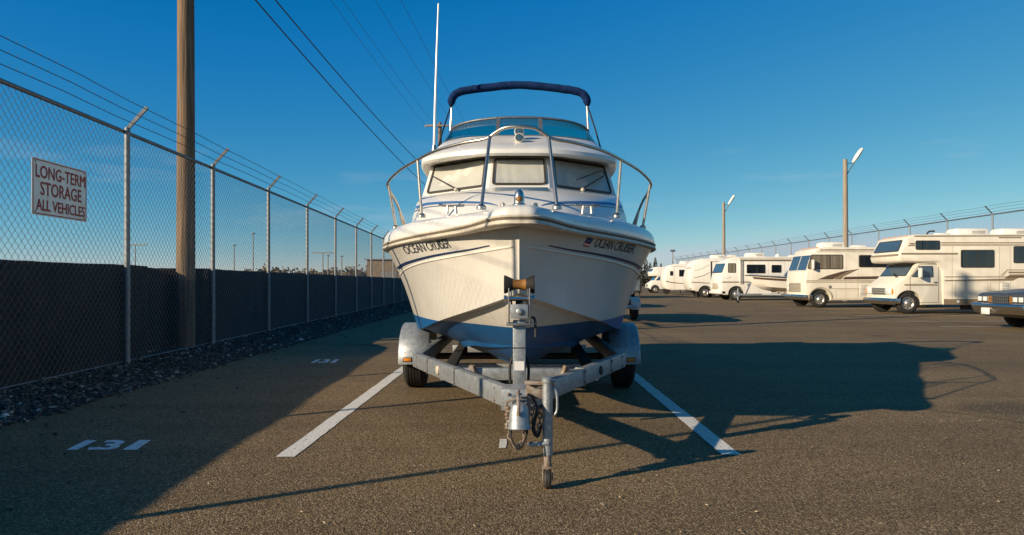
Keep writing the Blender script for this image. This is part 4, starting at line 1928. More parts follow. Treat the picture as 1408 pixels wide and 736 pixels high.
for s in (-1, 1):
    b = MB()
    for y, dz in ((7.3, .06), (8.4, .06)):
        b.bar((s * .88, 7.87, .38), (s * .88, y, .40), .05, .03)
    part(b, "leaf_spring", "dark_steel", bevel=.003)
    wh = bpy.data.objects.new("wheel", None)
    COL.objects.link(wh)
    wh.parent = tr
    r_ = .335
    cx = s * 1.215
    # tyre with tread grooves
    b = MB()
    a = Vector((-s, 0, 0))
    c = (cx, 7.87, r_)
    w = .215
    pf = [(r_ * .60, .012), (r_ * .66, 0), (r_ * .82, -.006), (r_ * .94, .010), (r_ * .985, .03)]
    for k in range(5):
        h0 = .034 + k * .031
        pf += [(r_, h0), (r_, h0 + .022), (r_ - .010, h0 + .024), (r_ - .010, h0 + .029)]
    pf += [(r_ * .985, w - .025), (r_ * .94, w - .01), (r_ * .6, w), (r_ * .58, w - .02), (r_ * .58, .02), (r_ * .60, .012)]
    b.lathe(pf, c, a, 44, caps=False)
    b.build("tyre", "tyre_rubber", wh, TO, smooth=30)
    b = MB()
    b.lathe([(r_ * .595, .010), (r_ * .56, .006), (r_ * .52, .035), (r_ * .45, .055), (r_ * .2, .045), (r_ * .17, .005), (.001, 0)], c, a, 28, caps=False)
    b.build("rim", "rim_metal", wh, TO)
    # fender: arched strip with side skirts
    b = MB()
    xo, xi = s * 1.245, s * .925
    R1 = .415
    arc = []
    for k in range(25):
        t = math.pi * (1.06 - 1.12 * k / 24)
        arc.append((7.87 + R1 * math.cos(t) * 1.02, .335 + R1 * math.sin(t) * .86))
    arc[0] = (arc[0][0], .285)
    rows_ = []
    for dx, dr in ((0, -.045), (0, -.012), (.012, 0), (.30, 0), (.315, -.012), (.315, -.03)):
        row = []
        for (y, z) in arc:
            v = Vector((0, y - 7.87, z - .335))
            n = v.normalized() if v.length else v
            q = v + n * dr
            row.append(Vector((xo - s * dx, 7.87 + q.y, .335 + q.z)))
        rows_.append(row)
    b.loft(rows_, closed=False)
    part(b, "fender", "galvanised", bevel=0, smooth=50)
    b = MB()
    b.box((xo - s * .10, 7.443, .335), (.075, .012, .032))
    fl_ = part(b, "marker_light", "amber_lens", bevel=.004)
    b = MB()
    b.box((xo - s * .10, 7.450, .335), (.09, .012, .046))
    b.build("light_base", "black_plastic", fl_, TO, bevel=.003)
    b = MB()
    b.box((s * 1.08, 8.27, .36), (.06, .02, .1))
    b.bar((s * .87, 7.55, .46), (s * .94, 7.55, .52), .06, .02)
    part(b, "fender_bracket", "dark_steel")
# rear lamps
for s in (-1, 1):
    b = MB()
    b.box((s * .95, 10.62, .52), (.2, .05, .1))
    part(b, "tail_light", "red_lens", bevel=.008)

# nose plate and coupler
b = MB()
b.box((.0, 4.16, TZ - .002), (.20, .22, .118))
part(b, "nose_plate", "galvanised")
b = MB()
b.bar((.0, 4.08, TZ - .005), (.0, 3.98, TZ - .03), .08, .08)
b.lathe([(.018, .075), (.042, .06), (.054, .025), (.057, -.02), (.061, -.058), (.066, -.066), (.058, -.07), (.05, -.05), (.03, -.02)], (0, 3.93, .405), (.0, .1, 1), 24)
cp = part(b, "coupler", "galvanised", bevel=0)
b = MB()
b.tube(catmull([(-.005, 4.0, .53), (-.005, 3.90, .51), (-.004, 3.862, .47), (-.004, 3.862, .42)], 5), .010, 8)
b.build("latch_lever", "rusty_steel", cp, TO)
b = MB()
b.tube(catmull([(-.055, 3.96, .36), (-.07, 3.95, .45), (-.055, 3.95, .485), (.04, 3.95, .50), (.075, 3.95, .46)], 6), .007, 8)
b.build("wire_bail", "rusty_steel", cp, TO)
b = MB()
for k in range(7):
    b.ball((-.062 + .006 * math.sin(k * 2), 3.93, .45 - k * .018), .014, (1, 1, .8), 8)
b.build("wiring_plug", "rusty_steel", cp, TO)


def chain(pts, name, r=.006, link=.036):
    c = catmull(pts, 10)
    c = resample(c, max(4, int(sum((q - p).length for p, q in zip(c, c[1:])) / (link * .72))))
    b = MB()
    for i in range(len(c) - 1):
        p, q = c[i], c[i + 1]
        m = (p + q) / 2
        d = (q - p).normalized()
        sd = d.cross(Vector((0, 0, 1)) if abs(d.z) < .8 else Vector((0, 1, 0))).normalized()
        if i % 2:
            sd = d.cross(sd)
        ring = [m + d * math.cos(t) * link * .5 + sd * math.sin(t) * link * .3 for t in (2 * math.pi * k / 10 for k in range(11))]
        b.tube(ring, r * .75, 5, caps=False)
    return part(b, name, "rusty_steel", bevel=0, smooth=60)


chain([(-.06, 3.97, .42), (-.055, 3.93, .31), (-.01, 3.9, .235), (.03, 3.93, .30), (.055, 3.98, .40)], "safety_chain")
chain([(.065, 4.0, .43), (.085, 3.97, .33), (.10, 3.98, .30), (.115, 4.0, .36), (.11, 4.04, .43)], "safety_chain")
b = MB()
b.tube(catmull([(-.03, 3.95, .40), (-.045, 3.9, .30), (.0, 3.88, .243), (.04, 3.92, .31), (.05, 4.0, .42)], 8), .006, 6)
part(b, "brake_cable", "black_rubber", bevel=0)
b = MB()
b.tube(catmull([(.07, 4.05, .50), (.095, 3.95, .44), (.075, 3.93, .34), (.10, 3.96, .29), (.12, 4.0, .34)], 8), .009, 6)
part(b, "light_cable", "black_rubber", bevel=0)
b = MB()
b.tube([(.06, 3.97, .24), (.16, 3.97, .25)], .014, 8)
b.ball((.07, 3.97, .245), .02, (1.5, 1, .7), 8)
part(b, "hitch_pin", "galvanised", bevel=0)

for s in (-1, 1):
    for t in (.06, .22, .55, .92):
        p = Vector((s * .87, 6.14, TZ)).lerp(Vector((s * .055, 4.13, TZ)), t)
        o_ = Vector((s * .927, -.376, 0))
        for dz in (-.038, .038):
            b = MB()
            q = p + o_ * (.036 if t in (.22, .55) else .031) + Vector((0, 0, dz))
            b.lathe([(.011, -.004), (.011, .004), (.005, .007), (.001, .012)], q, o_, 6)
            part(b, "bolt", "rusty_steel", bevel=0)
for dx in (-.06, 0, .06):
    b = MB()
    b.lathe([(.010, -.003), (.010, .004), (.004, .010)], (dx, 4.048, TZ + .03), (0, -1, 0), 6)
    part(b, "bolt", "rusty_steel", bevel=0)
b = MB()
st = [(0, 4.355, .985), (.0, 4.40, 1.02), (.0, 4.50, 1.005), (.0, 4.625, .985)]
for w_ in (.022,):
    b.loft([[Vector(p) + Vector((-w_, 0, 0)) for p in st], [Vector(p) + Vector((w_, 0, 0)) for p in st]], closed=False)
    b.loft([[Vector(p) + Vector((-w_, 0, .004)) for p in st], [Vector(p) + Vector((w_, 0, .004)) for p in st]], closed=False)
part(b, "winch_strap", "black_rubber", bevel=0)
b = MB()
b.panel([(.0 - .030, 4.3605, .60), (.030, 4.3605, .60), (.030, 4.3605, .655), (-.030, 4.3605, .655)], .0015, .001, (0, -1, 0))
part(b, "rating_label", "plate_white", bevel=0)

# jack
JX, JY = .155, 3.99
b = MB()
b.cyl((JX, JY, .185), (JX, JY, .575), .0285, n=16)
b.lathe([(.031, .575), (.033, .58), (.033, .60), (.02, .61)], (JX, JY, 0), (0, 0, 1), 16)
jk = part(b, "jack_tube", "galvanised", bevel=0)
b = MB()
b.cyl((JX, JY, .105), (JX, JY, .20), .0215, n=14)
b.lathe([(.026, .178), (.026, .19)], (JX, JY, 0), (0, 0, 1), 14)
b.build("inner_tube", "rusty_steel", jk, TO)
b = MB()
for s in (-1, 1):
    b.bar((JX + s * .026, JY, .115), (JX + s * .026, JY - .005, .045), .006, .04, up=(0, 1, 0))
b.box((JX, JY, .115), (.06, .045, .012))
b.build("wheel_fork", "rusty_steel", jk, TO, bevel=.002)
b = MB()
b.lathe([(.018, -.02), (.046, -.018), (.053, -.010), (.053, .010), (.046, .018), (.018, .02)], (JX, JY - .005, .053), (1, 0, 0), 24)
b.build("jack_wheel", "dark_steel", jk, TO)
b = MB()
b.box((.10, 4.06, .52), (.12, .05, .075))
b.cyl((.10, 4.03, .555), (.19, 4.0, .56), .013)
b.bar((.03, 4.02, .575), (.2, 4.0, .575), .05, .02)
b.build("swivel_bracket", "rusty_steel", jk, TO, bevel=.004)
b = MB()
b.tube(catmull([(.185, 3.99, .55), (.205, 3.985, .52), (.207, 3.985, .43), (.19, 3.985, .40)], 5), .007, 8)
b.build("crank_handle", "galvanised", jk, TO)

# winch post, winch and bow roller
b = MB()
b.bar((0, 4.40, TZ + .02), (0, 4.40, .90), .077, .077, up=(0, 1, 0))
wp = part(b, "winch_post", "galvanised", bevel=.006)
b = MB()
b.box((0, 4.40, .735), (.082, .082, .006))
b.build("post_seam", "dark_steel", wp, TO)
for s in (-1, 1):
    b = MB()
    b.tube(catmull([(s * .055, 4.43, TZ + .04), (s * .056, 4.44, .62), (s * .035, 4.45, .68)], 5), .010, 6)
    part(b, "safety_strap", "black_rubber", bevel=0)
wb_ = MB()
for s in (-1, 1):
    wb_.box((s * .062, 4.385, .985), (.008, .11, .22))
wb_.box((0, 4.385, .878), (.155, .13, .014))
wn_ = part(wb_, "winch_frame", "rail_steel", bevel=.003)
b = MB()
b.lathe([(.03, -.055), (.05, -.05), (.05, -.043), (.028, -.04), (.028, .04), (.05, .043), (.05, .05), (.03, .055)], (0, 4.40, .965), (1, 0, 0), 20)
b.build("winch_drum", "dark_steel", wn_, TO)
b = MB()
b.box((0, 4.328, .955), (.105, .008, .085))
b.lathe([(.02, 0), (.02, -.012), (.012, -.016)], (0, 4.324, .955), (0, 1, 0), 14)
b.build("face_plate", "galvanised", wn_, TO, bevel=.003)
b = MB()
b.cyl((-.085, 4.385, 1.03), (.085, 4.385, 1.03), .016, n=10)
for s in (-1, 1):
    b.lathe([(.024, 0), (.024, .014)], (s * .078, 4.385, 1.03), (s, 0, 0), 6)
b.build("winch_bolt", "chrome", wn_, TO)
b = MB()
b.tube(catmull([(.075, 4.37, .92), (.095, 4.36, .90), (.098, 4.35, .80)], 5), .008, 8)
b.build("winch_crank", "dark_steel", wn_, TO)
b = MB()
for s in (-1, 1):
    b.bar((s * .05, 4.41, 1.02), (s * .05, 4.49, 1.12), .008, .035)
b.build("roller_bracket", "rail_steel", wn_, TO)
b = MB()
b.lathe([(.020, -.095), (.056, -.094), (.057, -.086), (.036, -.040)], (0, 4.475, 1.115), (1, 0, 0), 24)
b.lathe([(.036, .040), (.057, .086), (.056, .094), (.020, .095)], (0, 4.475, 1.115), (1, 0, 0), 24)
b.lathe([(.036, -.040), (.031, -.02), (.030, 0), (.031, .02), (.036, .040)], (0, 4.475, 1.115), (1, 0, 0), 24, mi=1)
part(b, "bow_roller", ["black_rubber", "roller_amber"], bevel=0, smooth=50)

# ------------------------------------------------------------------ motorhomes (local: x from the nose backwards, y from the near side, z up)
RVG = "motorhomes and caravans parked nose out along the right side"


class RV:
    def __init__(self, name, label, cat, loc, W, grp=RVG):
        self.t = thing(name, label, cat, loc, grp)
        self.W = W

    def body(self, poly, name="body", mat="rv_cream", bevel=.05, y0=0, y1=None, wheels=()):
        b = MB()
        y1 = self.W if y1 is None else y1
        b.prism([(x, y0, z) for x, z in poly], (0, y1 - y0, 0))
        o = b.build(name, mat, self.t, smooth=30, bevel=bevel)
        for (x, z, r) in wheels:
            for ya, yb in ((y0 - .1, y0 + .34), (y1 - .34, y1 + .1)):
                c = MB()
                c.cyl((x, ya, z), (x, yb, z), r, n=28)
                c.box((x, (ya + yb) / 2, z - r), (2 * r, yb - ya, r * 2 - .0))
                k = c.build("cutter", mat)
                # boolean wants a single clean solid: use a capsule-shaped prism instead
                bpy.data.objects.remove(k)
                pr = [(x + r * math.cos(q), ya, z + r * math.sin(q)) for q in (math.pi * i / 20 for i in range(21))]
                pr += [(x - r, ya, z - 1.2), (x + r, ya, z - 1.2)]
                c = MB()
                c.prism(pr, (0, yb - ya, 0))
                cu = c.build("cutter", mat, smooth=0)
                cu.location = self.t.location
                bpy.context.view_layer.update()
                cut(o, cu)
        return o

    def window(self, x0, x1, z0, z1, r=.06, glass="dark_glass", split=None, curtain=None, frame="rub_dark", slant=0):
        q = [(x0 - slant, 0, z0), (x1, 0, z0), (x1, 0, z1), (x0, 0, z1)]
        o = rpoly(q, r)
        b = MB()
        b.ring_panel(o, inset(o, .028), 0, .016, (0, -1, 0))
        if split:
            xs = x0 + (x1 - x0) * split
            b.box((xs, -.010, (z0 + z1) / 2), (.022, .012, z1 - z0 - .04))
        fr = b.build("window", frame, self.t)
        b = MB()
        b.panel(inset(o, .026), .007, .003, (0, -1, 0))
        b.build("pane", "clear_glass" if curtain else "smoke_glass", fr, smooth=0)
        if not curtain:
            b = MB()
            b.panel(inset(o, .024), .001, .0015, (0, -1, 0))
            b.build("backing", "interior", fr, smooth=0)
            wdt = x1 - x0
            for a_, c_ in ((x0 + .03, x0 + wdt * random.uniform(.10, .24)), (x1 - wdt * random.uniform(.10, .24), x1 - .03)):
                b = MB()
                n_ = 12
                lo, hi = [], []
                for k in range(n_ + 1):
                    xx = a_ + (c_ - a_) * k / n_
                    yy = -.0036 - .0014 * math.sin(k * 1.9)
                    lo.append((xx, yy, z0 + .035))
                    hi.append((xx, yy, z1 - .035))
                b.loft([lo, hi], closed=False)
                b.build("curtain", "curtain_dim", fr, smooth=60)
        if curtain:
            b = MB()
            b.panel(inset(o, .024), .001, .003, (0, -1, 0))
            b.build("curtain", curtain, fr, smooth=0)
        return fr

    def decal(self, poly, mat, name="stripe", off=.003, th=.002):
        b = MB()
        b.panel([(x, 0, z) for x, z in poly], off, th, (0, -1, 0))
        return b.build(name, mat, self.t, smooth=0)

    def band(self, x0, x1, z0, z1, mat, name="stripe", off=.003):
        return self.decal([(x0, z0), (x1, z0), (x1, z1), (x0, z1)], mat, name, off)

    def slab(self, pts, off, th, out, name, mat, par=None, r=0, bevel=0):
        b = MB()
        b.panel(rpoly(pts, r) if r else pts, off, th, out)
        return b.build(name, mat, par or self.t, bevel=bevel)

    def box(self, c, s, name, mat, bevel=.01, par=None):
        b = MB()
        b.box(c, s)
        return b.build(name, mat, par or self.t, bevel=bevel)

    def wheels(self, xs, r, w=.24, y=.015, rimm="rim_metal", dual=False):
        for x in xs:
            for side, yy in ((-1, y), (1, self.W - y)):
                wh = bpy.data.objects.new("wheel", None)
                COL.objects.link(wh)
                wh.parent = self.t
                wheel(wh, (x, yy, r), r, w, (0, 0, 0), side, rimm=rimm)

    def seams(self, xs, z0, z1):
        for x in xs:
            self.band(x, x + .012, z0, z1, "rv_beige", "panel_seam", .0015)

    def markers(self, x, z, n=5):
        for k in range(n):
            b = MB()
            b.box((x, self.W * (.15 + .7 * k / (n - 1)), z), (.05, .10, .04))
            b.build("marker_light", "amber_lens", self.t, bevel=.008)

    def louvre(self, x0, x1, z0, z1):
        b = MB()
        b.panel([(x0, 0, z0), (x1, 0, z0), (x1, 0, z1), (x0, 0, z1)], 0, .012, (0, -1, 0))
        o = b.build("fridge_vent", "roof_plastic", self.t, bevel=.004)
        b = MB()
        n_ = max(3, int((z1 - z0) / .05))
        for k in range(n_):
            b.box(((x0 + x1) / 2, -.016, z0 + (k + .5) * (z1 - z0) / n_), (x1 - x0 - .05, .010, .014))
        b.build("louvre", "grille_grey", o)

    def aircon(self, x, z, L_=1.0, w=.75, h=.26):
        b = MB()
        c = self.W / 2
        rings = []
        for zz, k, dx in ((0, 1, 0), (h * .6, .97, .02), (h * .9, .86, .08), (h, .72, .14)):
            rings.append([(x + dx * .5, c - w / 2 * k, z + zz), (x + L_ - dx * .15, c - w / 2 * k, z + zz), (x + L_ - dx * .15, c + w / 2 * k, z + zz), (x + dx * .5, c + w / 2 * k, z + zz)])
        b.loft(rings, True, True, True)
        o = b.build("air_conditioner", "roof_plastic", self.t, bevel=.03)
        b = MB()
        for k in range(4):
            b.box((x + L_ * .68, c - w / 2 * .985, z + .06 + k * .03), (L_ * .42, .008, .012))
        b.build("louvre", "grille_grey", o)

    def vent(self, x, z, L_=.5, h=.09):
        b = MB()
        c = self.W / 2
        b.box((x + L_ / 2, c, z + h * .3), (L_, .5, h * .6))
        b.box((x + L_ / 2, c, z + h * .8), (L_ * .85, .42, h * .4))
        b.build("roof_vent", "roof_plastic", self.t, bevel=.015)

    def mirror(self, x, z, hgt=.28, mat="rv_white"):
        b = MB()
        b.box((x, -.14, z), (.09, .16, hgt))
        o = b.build("mirror", mat, self.t, bevel=.025)
        b = MB()
        b.bar((x + .02, -.08, z - hgt * .35), (x + .12, .0, z - hgt * .6), .025, .03)
        b.bar((x + .02, -.08, z + hgt * .3), (x + .12, .0, z + hgt * .2), .02, .025)
        b.build("mirror_arm", "black_plastic", o)


# --- cab-over motorhome nearest the right edge
W = 2.15
rv = RV("motorhome", "cream cab-over motorhome with brown stripes and a dark sedan parked at its near side", "motorhome", (13.24, 25.7, 0), W)
rv.body([(.22, 1.88), (.19, 2.06), (.50, 2.72), (.70, 2.81), (6.4, 2.83), (6.55, 2.74), (6.6, .55), (6.5, .33), (1.74, .32), (1.72, 1.52), (1.52, 1.80), (.30, 1.83)], "house_body", "rv_cream", .045,
        wheels=[(5.1, .38, .50)])
rv.body([(.05, .36), (.03, .62), (.0, .93), (.06, 1.0), (.44, 1.27), (.47, 1.30), (.84, 1.80), (1.735, 1.80), (1.735, .33), (1.0, .32), (.10, .32)], "cab", "rv_cream", .03,
        y0=.06, y1=W - .06, wheels=[(.55, .38, .46)])
o = rpoly([(.50, .14, 1.335), (.50, W - .14, 1.335), (.815, W - .22, 1.765), (.815, .22, 1.765)], .06)
rv.slab(o, .004, .008, (-1, 0, .6), "windscreen", "windscreen_glass")
b = MB()
b.ring_panel(o, inset(o, .03), .004, .014, (-1, 0, .6))
b.build("windscreen_seal", "black_plastic", rv.t)
# cab door, window, handle
b = MB()
b.ring_panel(rpoly([(.60, .06, .40), (1.62, .06, .40), (1.62, .06, 1.76), (.94, .06, 1.76), (.60, .06, 1.30)], .05),
             inset(rpoly([(.60, .06, .40), (1.62, .06, .40), (1.62, .06, 1.76), (.94, .06, 1.76), (.60, .06, 1.30)], .05), .012), .0, .004, (0, -1, 0))
b.build("door_seam", "rub_dark", rv.t)
dw = rpoly([(.64, .06, 1.31), (1.42, .06, 1.30), (1.40, .06, 1.70), (.96, .06, 1.70)], .05)
b = MB()
b.panel(dw, .004, .006, (0, -1, 0))
dwn = b.build("door_window", "windscreen_glass", rv.t)
b = MB()
b.ring_panel(dw, inset(dw, .02), .004, .012, (0, -1, 0))
b.box((.92, .05, 1.5), (.025, .02, .38))
b.build("window_seal", "black_plastic", dwn)
rv.box((1.5, .045, 1.12), (.12, .03, .035), "door_handle", "black_plastic")
rv.mirror(.86, 1.46, .34)
# grille, lamps, bumper on the nose
rv.box((-.005, W / 2, .80), (.05, 1.0, .24), "grille", "grille_grey", .015)
for k in range(3):
    rv.box((-.038, W / 2, .72 + k * .08), (.02, .96, .022), "grille_bar", "chrome", .004)
for y in (.38, W - .38):
    h_ = rv.box((.0, y, .81), (.06, .40, .22), "headlight", "lamp_lens", .02)
rv.box((.05, .105, .80), (.14, .06, .2), "indicator", "amber_lens", .015)
rv.box((.05, W - .105, .80), (.14, .06, .2), "indicator", "amber_lens", .015)
b = MB()
rings = []
for zz, k in ((.33, .05), (.38, .0), (.44, -.015), (.53, 0), (.56, .03)):
    rings.append([(-.10 + k, .02, zz), (-.10 + k, W - .02, zz)])
b.prism([(.25, .02, .36), (-.05, .02, .36), (-.09, .02, .42), (-.09, .02, .50), (-.06, .02, .555), (.25, .02, .555)], (0, W - .04, 0))
b.build("bumper", "chrome", rv.t, bevel=.015)
rv.wheels([.55, 5.1], .38, .24, .085)
# cab-over windows and trim
o = rpoly([(.24, .18, 2.22), (.24, W - .18, 2.22), (.445, W - .25, 2.63), (.445, .25, 2.63)], .06)
rv.slab(o, .003, .010, (-1, 0, .5), "overcab_window", "windscreen_glass")
b = MB()
b.ring_panel(o, inset(o, .03), .003, .016, (-1, 0, .5))
b.build("window_seal", "rub_dark", rv.t)
rv.window(.76, 1.62, 2.27, 2.60, split=.5)
rv.window(2.36, 3.54, 1.64, 2.27, split=.5)
rv.window(4.22, 5.3, 1.80, 2.40)
rv.band(.55, .74, 2.46, 2.51, "rv_tan")
rv.band(.50, .74, 2.40, 2.44, "rv_tan")
rv.band(1.66, 6.5, 2.50, 2.535, "rv_tan")
rv.band(1.66, 6.5, 2.41, 2.475, "rv_beige")
rv.band(.26, 2.26, 2.10, 2.145, "rv_tan")
rv.band(.26, 2.26, 2.145, 2.165, "rv_beige")
rv.band(.30, 1.60, 1.848, 1.875, "rv_beige", "roofline_trim")
for yy0, z_ in ((.04, 2.07),):
    b = MB()
    b.panel([(.188, .08, 2.06), (.188, W - .08, 2.06), (.213, W - .08, 2.13), (.213, .08, 2.13)], .002, .004, (-1, 0, .2))
    b.build("nose_stripe", "rv_tan", rv.t)
rv.decal([(1.80, 1.20), (3.9, 1.25), (4.1, 1.40), (6.5, 1.42), (6.5, 1.30), (4.4, 1.28), (4.2, 1.18), (1.80, 1.16)], "rv_tan")
rv.band(1.80, 6.5, 1.30, 1.325, "rv_brown")
rv.decal([(3.75, 1.36), (4.0, 1.58), (6.5, 1.60), (6.5, 1.555), (4.02, 1.535), (3.85, 1.36)], "rv_beige")
rv.band(4.05, 6.5, 1.44, 1.50, "rv_tan")
rv.band(.40, 1.58, 1.03, 1.06, "rv_tan", off=-.057)
rv.band(.40, 1.58, 1.00, 1.015, "rv_brown", off=-.057)
rv.band(1.76, 4.5, .34, .53, "rv_tan", "skirt_band")
b = MB()
b.lathe([(.05, 0), (.05, .012), (.001, .018)], (2.27, -.004, .44), (0, -1, 0), 16)
b.build("side_marker", "plate_white", rv.t)
for x0, x1, z0, z1 in ((2.16, 3.32, .60, 1.14), (3.4, 3.9, .70, 1.14), (5.75, 6.4, .6, 1.1)):
    q = [(x0, 0, z0), (x1, 0, z0), (x1, 0, z1), (x0, 0, z1)]
    b = MB()
    b.ring_panel(q, inset(q, .012), 0, .006, (0, -1, 0))
    h_ = b.build("storage_hatch", "rv_beige", rv.t, smooth=0)
    b = MB()
    b.lathe([(.025, 0), (.025, .014)], ((x0 + x1) / 2 + .3 * (x1 - x0), -.002, z0 + .1), (0, -1, 0), 10)
    b.build("latch", "dark_steel", h_)
rv.band(3.7, 4.5, 2.68, 2.72, "rv_tan", "vent_slot")
rv.aircon(2.66, 2.83, 1.15)
rv.aircon(4.3, 2.83, 1.1)
rv.vent(2.0, 2.83, .55)
b = MB()
b.tube(catmull([(1.75, W / 2, 2.82), (1.80, W / 2, 2.95), (1.9, W / 2, 3.0), (2.05, W / 2, 3.0)], 5), .03, 8)
b.build("roof_aerial", "black_plastic", rv.t)

rv.seams((2.05, 3.72, 4.1, 5.6), .55, 2.4)
rv.louvre(3.78, 4.06, .72, 1.10)
rv.markers(.60, 2.775)
b = MB()
b.tube([(.7, -.02, 2.765), (6.4, -.02, 2.785)], .018, 6)
b.build("rain_gutter", "rv_beige", rv.t)
b = MB()
b.cyl((2.6, .35, .24), (3.6, .35, .24), .10, n=10)
b.build("tank", "dark_steel", rv.t)
b = MB()
for y_ in (.75, .82, .9):
    b.cyl((.42, y_ - .2, 1.30), (.55, y_ + .25, 1.45), .008, n=5)
b.build("wiper", "black_plastic", rv.t)

# --- flat-nosed motorhome (third thing from the right)
W = 2.35
rv = RV("motorhome", "boxy cream motorhome with curtained side window and dark brown swoosh stripes", "motorhome", (12.62, 32.0, 0), W)
rv.body([(.04, .42), (.0, .60), (-.02, 1.15), (.04, 1.58), (.30, 2.36), (.42, 2.56), (.62, 2.66), (6.9, 2.68), (7.05, 2.60), (7.1, .5), (7.0, .33), (.14, .32)], "body", "rv_cream", .05,
        wheels=[(.62, .37, .47), (5.2, .37, .47)])
o = rpoly([(.045, .10, 1.62), (.045, W - .10, 1.62), (.285, W - .12, 2.34), (.285, .12, 2.34)], .09)
rv.slab(o, .004, .01, (-1, 0, .3), "windscreen", "windscreen_glass")
b = MB()
b.ring_panel(o, inset(o, .03), .004, .018, (-1, 0, .3))
b.box((.155, W / 2, 1.97), (.03, .035, .74), Matrix.Rotation(R(18), 3, 'Y'))
b.build("windscreen_seal", "rv_white", rv.t)
b = MB()
b.panel(rpoly([(.10, .35, 1.72), (.10, .95, 1.72), (.25, .95, 2.22), (.25, .35, 2.22)], .04), -.02, .03, (-1, 0, .3))
b.build("sun_shade", "curtain_white", rv.t)
rv.window(.20, 1.62, 1.70, 2.34, .07, curtain="curtain_tan", slant=.14, split=.6)
rv.window(2.32, 3.7, 1.78, 2.32, .07, split=.5)
rv.window(4.4, 5.2, 1.78, 2.3, .07)
rv.mirror(.25, 1.90, .42)
b = MB()
for k in range(6):
    b.box((-.030, W / 2 + .1, .74 + k * .06), (.03, 1.35, .03))
b.box((-.012, W / 2 + .1, .89), (.03, 1.4, .40), mi=1)
b.build("grille", ["rv_beige", "grille_grey"], rv.t, bevel=.006)
for y in (.22, W - .22):
    for z in (1.03, .83):
        b = MB()
        b.lathe([(.09, 0), (.09, -.03), (.075, -.04), (.001, -.03)], (-.0, y, z), (1, 0, 0), 18)
        b.build("headlight", "lamp_lens", rv.t)
b = MB()
b.prism([(.3, .0, .36), (-.06, .0, .36), (-.10, .0, .42), (-.10, .0, .52), (-.07, .0, .57), (.3, .0, .57)], (0, W, 0))
b.build("bumper", "chrome", rv.t, bevel=.02)
rv.wheels([.62, 5.2], .37, .24, .05)
rv.decal([(.0, 1.17), (7.0, 1.17), (7.0, 1.20), (.02, 1.20)], "rv_tan")
rv.decal([(.0, 1.10), (7.0, 1.10), (7.0, 1.145), (.0, 1.145)], "rv_beige")
rv.decal([(.50, 1.24), (.95, 1.42), (1.60, 1.60), (2.40, 1.72), (1.75, 1.55), (1.30, 1.34), (1.18, 1.24)], "rv_brown")
rv.decal([(1.22, 1.24), (1.32, 1.35), (1.72, 1.53), (2.30, 1.69), (1.95, 1.52), (1.66, 1.38), (1.55, 1.24)], "rv_tan")
rv.decal([(1.60, 1.24), (1.72, 1.36), (3.2, 1.39), (3.2, 1.26)], "rv_brown")
rv.decal([(3.2, 1.26), (3.2, 1.39), (3.8, 1.44), (7.0, 1.46), (7.0, 1.38), (4.0, 1.34)], "rv_tan")
rv.band(.5, 6.9, 2.45, 2.48, "rv_beige", "roofline_trim")
rv.band(1.0, 3.0, .82, .855, "rv_beige", "skirt_band")
b = MB()
o2 = [(.62 + .53 * math.cos(t), 0, .42 + .50 * math.sin(t)) for t in (math.pi * i / 18 for i in range(19))]
o3 = [(.62 + .48 * math.cos(t), 0, .42 + .455 * math.sin(t)) for t in (math.pi * i / 18 for i in range(19))]
b.loft([o2, o3, [(x, -.03, z) for x, _, z in o3], [(x, -.03, z) for x, _, z in o2], o2], closed=False)
b.build("wheel_arch", "rv_beige", rv.t)
for x0, x1 in ((1.3, 2.3), (2.4, 3.6)):
    q = rect_xz(x0, x1, .42, .78)
    b = MB()
    b.ring_panel(q, inset(q, .01), 0, .006, (0, -1, 0))
    b.build("storage_hatch", "rv_beige", rv.t, smooth=0)
rv.aircon(1.05, 2.68, 1.0)
rv.vent(2.5, 2.68, .62, .12)
rv.aircon(4.6, 2.68, 1.0)

rv.seams((1.75, 2.28, 3.78, 4.3, 5.6), .5, 2.4)
rv.louvre(2.36, 2.70, .55, 1.0)
rv.markers(.62, 2.675)
b = MB()
b.tube([(.6, -.018, 2.55), (6.9, -.018, 2.57)], .018, 6)
b.build("rain_gutter", "rv_tan", rv.t)
b = MB()
b.cyl((.10, .5, 1.60), (.16, 1.0, 1.82), .010, n=5)
b.cyl((.10, 1.5, 1.60), (.16, 2.0, 1.82), .010, n=5)
b.build("wiper", "black_plastic", rv.t)
b = MB()
b.lathe([(.07, 0), (.07, .012), (.02, .02)], (1.05, -.002, .92), (0, -1, 0), 14)
b.build("fuel_cap", "grille_grey", rv.t)

# --- slab-sided motorhome with awning
W = 2.4
rv = RV("motorhome", "white motorhome with a rolled awning, standing behind the small stored boat on the right", "motorhome", (12.3, 44.4, 0), W)
rv.body([(.06, .40), (.0, .62), (-.02, 1.15), (.10, 1.66), (.34, 2.30), (.52, 2.52), (.85, 2.68), (7.0, 2.70), (7.12, 2.6), (7.15, .5), (7.0, .36), (.2, .34)], "body", "rv_white", .06,
        wheels=[(.95, .40, .50), (5.4, .40, .5)])
o = rpoly([(.11, .10, 1.70), (.11, W - .10, 1.70), (.325, W - .13, 2.27), (.325, .13, 2.27)], .09)
rv.slab(o, .004, .012, (-1, 0, .35), "windscreen", "windscreen_glass")
b = MB()
b.ring_panel(o, inset(o, .035), .004, .02, (-1, 0, .35))
b.build("windscreen_seal", "black_plastic", rv.t)
rv.window(.44, .92, 1.70, 2.28, .05, curtain="curtain_tan")
rv.window(1.58, 2.72, 1.66, 2.20, .06, split=.55)
rv.window(3.1, 3.7, 1.70, 2.18, .06)
rv.window(4.6, 5.6, 1.70, 2.18, .06)
b = MB()
b.tube([(1.15, -.06, 2.50), (6.6, -.06, 2.50)], .055, 10)
